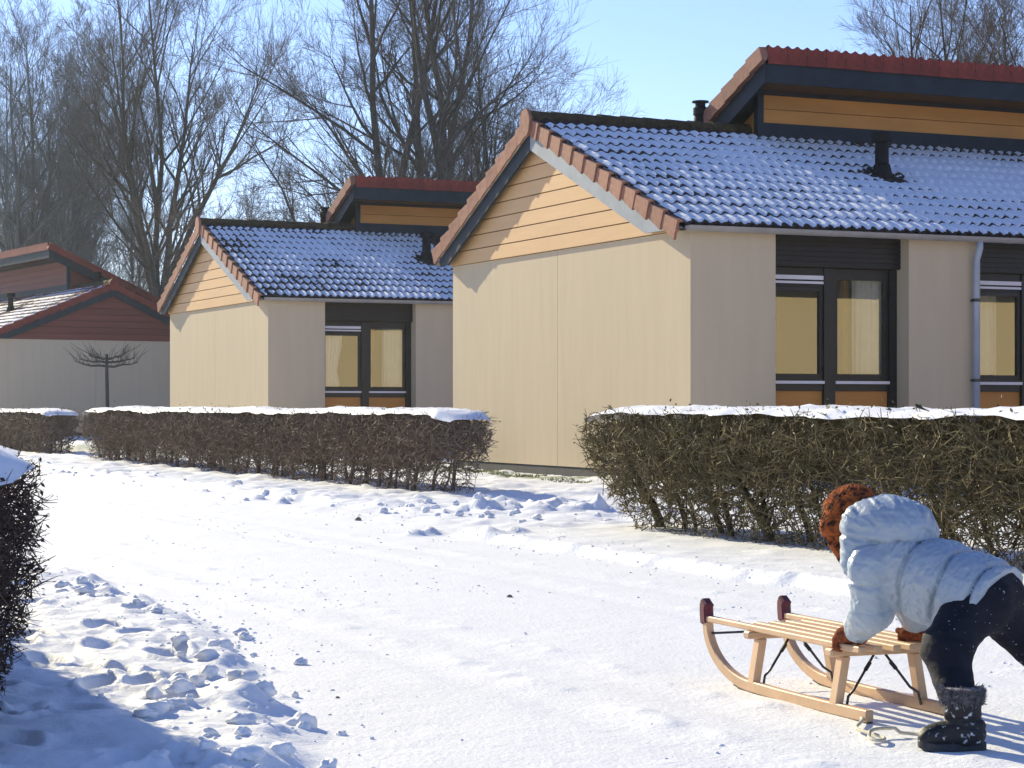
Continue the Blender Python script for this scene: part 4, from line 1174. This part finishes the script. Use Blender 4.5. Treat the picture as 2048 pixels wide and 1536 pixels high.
M_JACKET = mat('pale_blue_nylon', (0.35, 0.41, 0.47), 0.40, 0.03, 9, 0.45, 55, 0.45, bdist=0.006)
M_TROUS = mat('navy_trousers', (0.010, 0.011, 0.018), 0.8, 0.3, 20, 0.4, 60, 0.25, bdist=0.006)
def snow_speckle(m, lo_=0.655, hi_=0.70, sc=42):
    N = m.node_tree.nodes; L = m.node_tree.links; b = N['Principled BSDF']
    src = b.inputs['Base Color'].links[0].from_socket
    tc = N.new('ShaderNodeTexCoord'); ns = N.new('ShaderNodeTexNoise'); ns.inputs['Scale'].default_value = sc; ns.inputs['Detail'].default_value = 5
    rp_ = N.new('ShaderNodeValToRGB'); rp_.color_ramp.elements[0].position = lo_; rp_.color_ramp.elements[1].position = hi_
    mx = N.new('ShaderNodeMix'); mx.data_type = 'RGBA'; mx.inputs[7].default_value = (0.7, 0.72, 0.76, 1)
    L.new(tc.outputs['Object'], ns.inputs['Vector']); L.new(ns.outputs['Fac'], rp_.inputs[0]); L.new(rp_.outputs[0], mx.inputs[0]); L.new(src, mx.inputs[6]); L.new(mx.outputs[2], b.inputs['Base Color'])
snow_speckle(M_TROUS, 0.685, 0.73, 95)
M_BOOT = mat('black_boot', (0.016, 0.015, 0.016), 0.6, 0.3, 30, 0.5, 70, 0.4, bdist=0.006); snow_speckle(M_BOOT, 0.62, 0.72, 60)
M_SOLE = mat('charcoal_sole', (0.045, 0.046, 0.05), 0.8, 0.2, 40, 0.3, 120)
M_FUR = mat('grey_fur', (0.10, 0.085, 0.085), 1.0, 0, 60, 0.8, 160, 0.1, col2=(0.42, 0.40, 0.41), bdist=0.01)
M_SKIN = mat('skin', (0.55, 0.32, 0.23), 0.55, 0.05, 20)

# body under the clothes: one surface, head with a face turned towards the sled
fdir = np.array([-0.42, 0.82, -0.40]); fdir /= np.linalg.norm(fdir)
hup = np.array([-0.30, 0.22, 0.92]); hup -= fdir*(hup@fdir); hup /= np.linalg.norm(hup); hrt = np.cross(fdir, hup)
def body_f(P):
    d = cap_sdf(P, hipc, neck, 0.078, 0.062)
    for a, b, ra, rb in ((hpL, knL, .060, .045), (knL, anL, .045, .032), (hpR, knR, .060, .045), (knR, anR, .045, .032),
                         (shL, elL, .034, .028), (elL, wrL, .028, .02), (shR, elR, .034, .028), (elR, wrR, .028, .02), (neck, head, .04, .04)):
        d = smin(d, cap_sdf(P, a, b, ra, rb), 0.03)
    hd = ell_sdf(P, head, (0.068, 0.078, 0.088), np.stack([hrt, fdir, hup]))
    hd = smin(hd, ell_sdf(P, head + fdir*0.055 - hup*0.045, (0.032, 0.032, 0.032)), 0.03)
    hd = smin(hd, ell_sdf(P, head + fdir*0.082 - hup*0.012, (0.011, 0.011, 0.011)), 0.012)
    for s in (-1, 1):
        hd = smin(hd, ell_sdf(P, head + hrt*s*0.068, (0.014, 0.014, 0.02)), 0.01)
        hd = np.maximum(hd, -ell_sdf(P, head + fdir*0.078 + hrt*s*0.026 + hup*0.004, (0.012, 0.012, 0.007)))
    hd = np.maximum(hd, -ell_sdf(P, head + fdir*0.088 - hup*0.048, (0.018, 0.012, 0.005)))
    return smin(d, hd, 0.02)
body = sdf_obj('body', body_f, (0.86, 5.45, 0.03), (1.76, 6.26, 0.70), 0.009, M_SKIN, kid, O)

tax = neck - hipc; tl = np.linalg.norm(tax); tax = tax/tl
def puff(s, period, amp):
    f = (s/period) % 1.0
    return amp*(np.sqrt(np.clip(np.abs(np.sin(math.pi*f)), 0, 1)) - 0.75)
belly = hipc*0.5 + neck*0.5 + np.array([-0.01, 0.0, -0.075])
def jacket_f(P):
    s = ((P - hipc)@tax.astype(np.float32))
    w_ = n3(P, 7, 1.0, 2)*0.03
    t1 = cap_sdf(P, hipc - rt_*0.052 - tax*0.02, neck - rt_*0.045 - tax*0.035, 0.097, 0.080)
    t2 = cap_sdf(P, hipc + rt_*0.052 - tax*0.02, neck + rt_*0.045 - tax*0.035, 0.097, 0.080)
    d = smin(t1, t2, 0.06)
    d = smin(d, cap_sdf(P, belly - tax*0.09 - np.array([0, 0, .012]), belly + tax*0.09, 0.070, 0.078), 0.06)
    d = d - puff(s + w_ + 0.03, 0.108, 0.015)
    wr = n3(P*np.array([1.0, 1.0, 1.0], np.float32) + (s[..., None]*tax.astype(np.float32))*1.5, 26, 4.0, 2)
    d = d + 0.020*np.abs(wr) + 0.012*np.abs(n3(P + (s[..., None]*tax.astype(np.float32))*2.2, 48, 9.0, 2))
    d = d + 0.009*np.exp(-((((s + w_ + 0.03)/0.108 + 0.5) % 1.0 - 0.5)/0.05)**2)
    # open hem towards the hips, with slightly flared skirt
    hem = -(s + 0.058 + 0.020*np.sin((P[..., 0]*22 + P[..., 1]*14))*0.3)
    d = np.maximum(d, hem)
    d = np.maximum(d, -np.maximum(smin(t1, t2, 0.06) + 0.04, s + 0.02))
    for (a, b, c) in ((shL, elL, wrL), (shR, elR, wrR)):
        a = np.array(a); L1 = np.linalg.norm(b - a); L2_ = np.linalg.norm(c - b)
        u1 = ((b - a)/L1).astype(np.float32); u2 = ((c - b)/L2_).astype(np.float32)
        x = smin(cap_sdf(P, a, b, 0.066, 0.061), cap_sdf(P, b, c, 0.061, 0.046), 0.035)
        sl_ = np.clip((P - a.astype(np.float32))@u1, -0.1, L1) + np.clip((P - b.astype(np.float32))@u2, 0, L2_)
        x = x - puff(sl_ + 0.03 + w_*0.7, 0.15, 0.006) + 0.016*np.abs(n3(P + 3, 24, 7.0, 2)) + 0.010*np.abs(n3(P*np.array([1, 1, 2.0], np.float32), 46, 3.0, 2)) + 0.010*np.exp(-((sl_ - 0.035)/0.006)**2)
        x = np.maximum(x, ((P - c.astype(np.float32))@u2) + 0.016)
        d = smin(d, x, 0.016)
    # collar around the neck
    cl = ell_sdf(P, neck + tax*0.012 - np.array([0.0, 0, 0.012]), (0.085, 0.085, 0.075))
    return smin(d, cl - puff(s, 0.05, 0.004), 0.02)
sdf_obj('jacket', jacket_f, (0.86, 5.62, 0.17), (1.46, 6.28, 0.66), 0.0043, M_JACKET, kid, O)
# hood lying back over the nape
hb = np.array([1.083, 5.95, 0.560])
hx = np.array([0.80, -0.55, -0.10]); hx /= np.linalg.norm(hx); hz_ = np.array([0.1, 0.0, 1.0]); hz_ -= hx*(hz_@hx); hz_ /= np.linalg.norm(hz_); hy_ = np.cross(hz_, hx)
def hood_f(P):
    q = P - hb.astype(np.float32)
    a = q@hx.astype(np.float32); b = q@hy_.astype(np.float32); c = q@hz_.astype(np.float32)
    d = ell_sdf(P, hb, (0.124, 0.125, 0.088), np.stack([hx, hy_, hz_]))
    d = smin(d, ell_sdf(P, hb - hx*0.045 - hz_*0.018, (0.082, 0.112, 0.085), np.stack([hx, hy_, hz_])), 0.045)
    d = smin(d, cap_sdf(P, hb - hx*0.085 - hy_*0.075 - hz_*0.0, hb - hx*0.075 - hy_*0.07 - hz_*0.115, 0.034, 0.040), 0.045)
    d = smin(d, cap_sdf(P, hb - hx*0.085 + hy_*0.075, hb - hx*0.075 + hy_*0.07 - hz_*0.11, 0.034, 0.040), 0.045)
    d = d + 0.010*np.exp(-((b - 0.02*np.sin(a*20))/0.006)**2)*sstep(-0.09, -0.02, a)
    d = d + 0.009*np.exp(-((c + 0.045 + 0.25*a*0.3)/0.006)**2)
    d = d + 0.034*np.abs(n3(np.stack([a*0.6 + c, b*1.2 + a, c*1.4], -1), 20, 2.0, 3)) - 0.004
    return d
sdf_obj('hood', hood_f, (0.90, 5.76, 0.40), (1.30, 6.16, 0.72), 0.0042, M_JACKET, kid, O)
def tro_f(P):
    d = 1e3
    for (a, b, c) in ((hpL, knL, anL), (hpR, knR, anR)):
        x = smin(cap_sdf(P, a, b, 0.076, 0.064), cap_sdf(P, b, c, 0.064, 0.043), 0.03)
        u = (c - b)/np.linalg.norm(c - b)
        x = np.maximum(x, (P - c.astype(np.float32))@u.astype(np.float32) - 0.01)
        d = x if isinstance(d, float) else smin(d, x, 0.045)
    st_ = cap_sdf(P, hipc - rt_*0.035 - tax*0.03 + np.array([0.0, 0, -0.008]), hipc + rt_*0.035 - tax*0.03 + np.array([0.0, 0, -0.008]), 0.084, 0.084)
    d = smin(d, np.maximum(st_, ((P - hipc)@tax.astype(np.float32)) + 0.015), 0.05)
    d = np.maximum(d, ((P - hipc)@tax.astype(np.float32)) + 0.4*np.minimum((P[..., 2] - 0.40), 0) - 0.03)
    wr = n3(P*np.array([0.6, 0.6, 2.2], np.float32), 22, 3.0, 3)
    return d + 0.012*wr
sdf_obj('trousers', tro_f, (1.04, 5.46, 0.075), (1.76, 5.98, 0.52), 0.0062, M_TROUS, kid, O)
# knitted hat
def hat_f(P):
    q = P - head.astype(np.float32)
    d = ell_sdf(P, head + hup*0.016 - fdir*0.006, (0.081, 0.089, 0.085), np.stack([hrt, fdir, hup]))
    d = smin(d, ell_sdf(P, head + hup*0.055 + fdir*0.012, (0.062, 0.062, 0.047), np.stack([hrt, fdir, hup])), 0.03)
    fl = smin(cap_sdf(P, head - hrt*0.055 + fdir*0.02, head - hrt*0.058 - hup*0.100 + fdir*0.035, 0.052, 0.022), cap_sdf(P, head + hrt*0.055 + fdir*0.02, head + hrt*0.058 - hup*0.100 + fdir*0.035, 0.052, 0.022), 0.02)
    d = np.maximum(d, -((q@hup.astype(np.float32)) + 0.03 - 0.045*sstep(0.0, 0.05, q@fdir.astype(np.float32))))
    d = smin(d, fl, 0.02)
    d = np.maximum(d, -(ell_sdf(P, head, (0.066, 0.078, 0.086), np.stack([hrt, fdir, hup]))))
    c_ = q@hup.astype(np.float32); a_ = np.arctan2(q@hrt.astype(np.float32), q@fdir.astype(np.float32))
    return d + 0.005*n3(P, 60, 1.0, 2) + 0.0022*np.sin(c_*2*math.pi/0.0115)*np.cos(a_*26)
sdf_obj('knitted_hat', hat_f, (0.86, 5.90, 0.42), (1.12, 6.18, 0.72), 0.003, M_KNIT, kid, O)
# gloves closing over the outer slats: palm, four bent fingers of unequal length, thumb
seat_z = BEAMZ + 0.0318
def glove(name, wr_, lat, fwd):
    """lat: across the knuckles from index to little finger; fwd: from wrist to knuckles"""
    lat = np.array(lat)/np.linalg.norm(lat); fwd = np.array(fwd)/np.linalg.norm(fwd); dn = np.array([0, 0, -1.0])
    g_ = 1.22
    kn = wr_ + fwd*0.040*g_; kn[2] = seat_z + 0.018*g_
    w0 = wr_.copy(); w0[2] = max(w0[2], seat_z + 0.024*g_)
    def f(P):
        d = cap_sdf(P, w0, w0*0.4 + kn*0.6, 0.0225*g_, 0.0215*g_)
        d = smin(d, cap_sdf(P, kn - lat*0.016*g_, kn + lat*0.016*g_, 0.0145*g_, 0.0135*g_), 0.018)
        d = smin(d, cap_sdf(P, w0 - fwd*0.020, w0 + fwd*0.002, 0.030, 0.029), 0.004)
        for k, ln in enumerate((0.92, 1.0, 0.94, 0.76)):
            q = g_*ln
            b = kn + lat*(-0.0205 + 0.0137*k)*g_; m = b + fwd*0.018*q + dn*0.008*g_; t = m + fwd*0.001 + dn*0.024*q; e = t - fwd*0.012*q + dn*0.005
            d = smin(d, cap_sdf(P, b, m, 0.0080*g_, 0.0076*g_), 0.0025); d = smin(d, cap_sdf(P, m, t, 0.0076*g_, 0.0071*g_), 0.002); d = smin(d, cap_sdf(P, t, e, 0.0071*g_, 0.0064*g_), 0.002)
        tb = w0*0.55 + kn*0.45 - lat*0.019*g_; tm = tb - lat*0.016*g_ + fwd*0.017*g_ + dn*0.003; te = tm - lat*0.003 + fwd*0.021*g_ + np.array([0, 0, 0.006])
        d = smin(d, cap_sdf(P, tb, tm, 0.0105*g_, 0.009*g_), 0.006); d = smin(d, cap_sdf(P, tm, te, 0.009*g_, 0.0078*g_), 0.003)
        return d + 0.0016*n3(P, 150, 0, 2)
    sdf_obj(name, f, kn - 0.115, kn + 0.105, 0.0029, M_KNIT2, kid, O)
glove('glove', wrL + np.array([-0.004, 0.004, -0.012]), (-0.42, -0.9, 0), (-0.55, 0.72, 0))
glove('glove', wrR + np.array([0.0, 0.004, -0.012]), (0.5, 0.86, 0), (-0.45, 0.8, 0))
# boots
def boot(an, toe, sx):
    toe = np.array(toe)/np.linalg.norm(toe); sd = np.array([-toe[1], toe[0], 0])
    gx = an + toe*0.01; base = gz(an[0], an[1]) - 0.002 if sx else 0.004
    heel = np.array([an[0], an[1], base]) - toe*0.030; tip = np.array([an[0], an[1], base]) + toe*0.088
    rot = np.stack([toe, sd, np.array([0, 0, 1.0])])
    top = an + np.array([0, 0, 0.035])
    def fb(P):
        d = cap_sdf(P, top, heel + toe*0.028 + np.array([0, 0, 0.055]), 0.050, 0.046)
        d = smin(d, cap_sdf(P, heel + np.array([0, 0, 0.050]) + toe*0.012, tip + np.array([0, 0, 0.036]), 0.043, 0.031), 0.03)
        z = P[..., 2] - base
        d = np.maximum(d, 0.018 - z); d = np.maximum(d, P[..., 2] - top[2])
        d = d + 0.006*np.exp(-((z - 0.085)/0.006)**2) + 0.004*np.exp(-((z - 0.062 - 0.2*((P - heel.astype(np.float32))@toe.astype(np.float32)))/0.005)**2)
        return d + 0.008*n3(P, 30, 5.0, 2)
    bo = sdf_obj('boot', fb, (an[0]-.16, an[1]-.16, base - .01), (an[0]+.16, an[1]+.16, top[2] + .02), 0.0045, M_BOOT, kid, O)
    def fs_(P):
        q = P - np.array(heel*0.5 + tip*0.5, np.float32); a = q@toe.astype(np.float32); b = q@sd.astype(np.float32); z = P[..., 2] - base
        w = 0.036 + 0.004*np.sin(a*40 + 0.6)
        d2_ = np.sqrt((np.maximum(np.abs(a) - 0.058, 0))**2 + b**2) - w
        zt = 0.012*sstep(0.05, 0.10, a)
        return np.maximum(d2_, np.abs(z - 0.011 - zt) - 0.013)
    sdf_obj('sole', fs_, (an[0]-.16, an[1]-.16, base - .02), (an[0]+.16, an[1]+.16, base + .06), 0.0045, M_SOLE, bo, O).parent = bo
    gq = np.random.default_rng(8); n = 2600
    th_ = gq.uniform(0, 2*math.pi, n); zz = gq.uniform(-0.012, 0.026, n)
    Pc = np.stack([top[0] + 0.049*np.cos(th_), top[1] + 0.049*np.sin(th_), top[2] + zz], 1) - np.array(O)
    dr = np.stack([np.cos(th_), np.sin(th_), gq.normal(0.1, 0.7, n)], 1) + gq.normal(0, 0.5, (n, 3))
    V, F = tubes(Pc, Pc + unit(dr)*gq.uniform(0.008, 0.019, (n, 1)), 0.0016, 0.0004)
    V2 = []; 
    mbf = MB(); mbf.lathe(top[0] - O[0], top[1] - O[1], [(0.040, top[2] - 0.014), (0.052, top[2] - 0.008), (0.055, top[2] + 0.012), (0.048, top[2] + 0.026), (0.036, top[2] + 0.027)], 20)
    fc = mbf.build('fur_cuff', M_FUR, bo, True)
    link('fur_hair', np_mesh('fur_hair', V, F), M_FUR, bo)['kind'] = 'stuff'
boot(np.array([1.185, 5.528, 0.100]), (-0.93, -0.12, 0), True)
boot(np.array([1.675, 5.87, 0.110]), (-0.9, 0.2, 0), False)

# loose snow clods and a few stones on the track
gq = np.random.default_rng(77)
ico = bpy.data.meshes.new('tmp'); import bmesh
bm = bmesh.new(); bmesh.ops.create_icosphere(bm, subdivisions=1, radius=1.0); bm.to_mesh(ico); bm.free()
iv = np.array([v.co[:] for v in ico.vertices]); itri = np.array([p.vertices[:] for p in ico.polygons])
ICO = (iv, itri)
bm = bmesh.new(); bmesh.ops.create_icosphere(bm, subdivisions=3, radius=1.0); bm.to_mesh(ico); bm.free()
ICO3 = (np.array([v.co[:] for v in ico.vertices]), np.array([p.vertices[:] for p in ico.polygons]))
bpy.data.meshes.remove(ico)
def clods(name, n, sampler, smin_, smax_, m, kind='stuff', flat=0.6, shape=None, lump=0.0):
    V, F = [], []
    iv, itri = shape if shape else ICO
    A, B = sampler(n)
    xs = A*D2[0] + B*D1[0]; ys = A*D2[1] + B*D1[1]; zs = heights(xs, ys)
    for i in range(n):
        s = smin_ + (smax_ - smin_)*gq.random()**3
        v = iv*(s*gq.uniform(0.7, 1.3, 3))*np.array([1, 1, flat])*((1 + gq.normal(0, 0.14, (len(iv), 1))) if not lump else (1 + lump*(fbm(iv[:, 0]*1.6 + i*3.7, iv[:, 1]*1.6, iv[:, 2]*1.6 + i, 3) - 0.5))[:, None])
        a = gq.uniform(0, 6.28); c, s_ = math.cos(a), math.sin(a)
        v = np.stack([v[:, 0]*c - v[:, 1]*s_, v[:, 0]*s_ + v[:, 1]*c, v[:, 2]], 1)
        V.append(v + np.array([xs[i], ys[i], zs[i] + s*flat*0.35])); F.append(itri + i*len(iv))
    o = link(name, np_mesh(name, np.concatenate(V), np.concatenate(F)), m, None, True); tag(o, kind=kind)
    return o
def samp(n):
    k = int(n*0.55)
    b1 = gq.uniform(3.8, 16, n); a1 = gq.uniform(2.2, 5.6, n)
    b1[:k] = gq.uniform(3.8, 10, k); a1[:k] = left_edge(b1[:k]) + gq.normal(0.05, 0.2, k)
    b1[k:k+k//2] = gq.uniform(6, 13.6, k//2); a1[k:k+k//2] = right_edge(b1[k:k+k//2]) + gq.normal(-0.05, 0.1, k//2)
    return a1, b1
clods('snow_crumbs', 900, samp, 0.001, 0.009, M_SNOW)
def samp2(n):
    k = n//2; k2 = n//4
    b1 = gq.uniform(15.0, 32, n); a1 = 6.4 + gq.normal(0, 0.22, n)
    b1[:k] = gq.uniform(3.9, 10.5, k); a1[:k] = left_edge(b1[:k]) + gq.normal(-0.05, 0.13, k)
    b1[k:k+k2] = gq.uniform(14.2, 17.6, k2); a1[k:k+k2] = gq.normal(6.9, 0.55, k2)
    j = k//4; b1[:j] = gq.uniform(4.2, 6.6, j); a1[:j] = left_edge(b1[:j]) - gq.uniform(0, 0.5, j)
    return a1, b1
clods('snow_lumps', 330, samp2, 0.006, 0.042, M_SNOW, flat=0.7, shape=ICO3, lump=1.5)
def samp3(n):
    b1 = gq.uniform(3.8, 20, n*3); a1 = gq.uniform(1.6, 6.3, n*3)
    k = fbm(a1*2.2, b1*0.5, 4.2, 3) + 0.05*gq.normal(size=n*3)
    o = np.argsort(-k)[:n]
    return a1[o], b1[o]
clods('track_crumbs', 1700, samp3, 0.002, 0.010, M_SNOW, flat=0.45)
for (x, y, s, lb) in ((-1.22, 16.7, 0.028, 'small brown clod on the snowy track before the hedges'), (-0.01, 9.95, 0.013, 'tiny dark stone on the middle of the snowy track'), (-0.54, 6.5, 0.007, 'small dark leaf scrap on the near snowy track')):
    me = np_mesh('track_stone', iv*s*np.array([1.2, 0.8, 0.75])*(1 + gq.normal(0, 0.16, (len(iv), 1))), itri)
    o = link('track_stone', me, mat('brown_stone', (0.22, 0.17, 0.12), 0.9, 0.3, 30), None, False)
    o.location = (x, y, gz(x, y) + s*0.25); tag(o, lb, 'stone')
# grass tufts showing by the cottage wall
n = 5200
a = gq.uniform(10.2, 11.15, n); b = gq.uniform(21, 31, n)
k = fbm(a*1.2 + 5, b*1.2, 3.0, 3); a, b = a[k > 0.46], b[k > 0.46]
x_, y_ = a*D2[0] + b*D1[0], a*D2[1] + b*D1[1]
P0 = np.stack([x_, y_, heights(x_, y_) - 0.01], 1)
V, F = tubes(P0, P0 + np.stack([gq.normal(0, .02, len(a)), gq.normal(0, .02, len(a)), gq.uniform(0.015, 0.05, len(a))], 1), 0.006, 0.001)
tag(link('grass', np_mesh('grass', V, F), mat('winter_grass', (0.16, 0.2, 0.05), 0.8, 0.2, 4)), kind='stuff')

# ------------------------------------------------------------------ thin winter air
mb = MB(); mb.box(-2620, 2620, -2620, 2620, -1.4, 24.0)
hm = bpy.data.materials.new('winter_haze'); hm.use_nodes = True
hn = hm.node_tree; hn.nodes.clear()
ho = hn.nodes.new('ShaderNodeOutputMaterial'); pv = hn.nodes.new('ShaderNodeVolumePrincipled')
pv.inputs['Color'].default_value = (0.80, 0.90, 1.0, 1); pv.inputs['Density'].default_value = 0.00035; pv.inputs['Anisotropy'].default_value = 0.55
hn.links.new(pv.outputs[0], ho.inputs['Volume'])
tag(mb.build('haze', hm), kind='stuff')
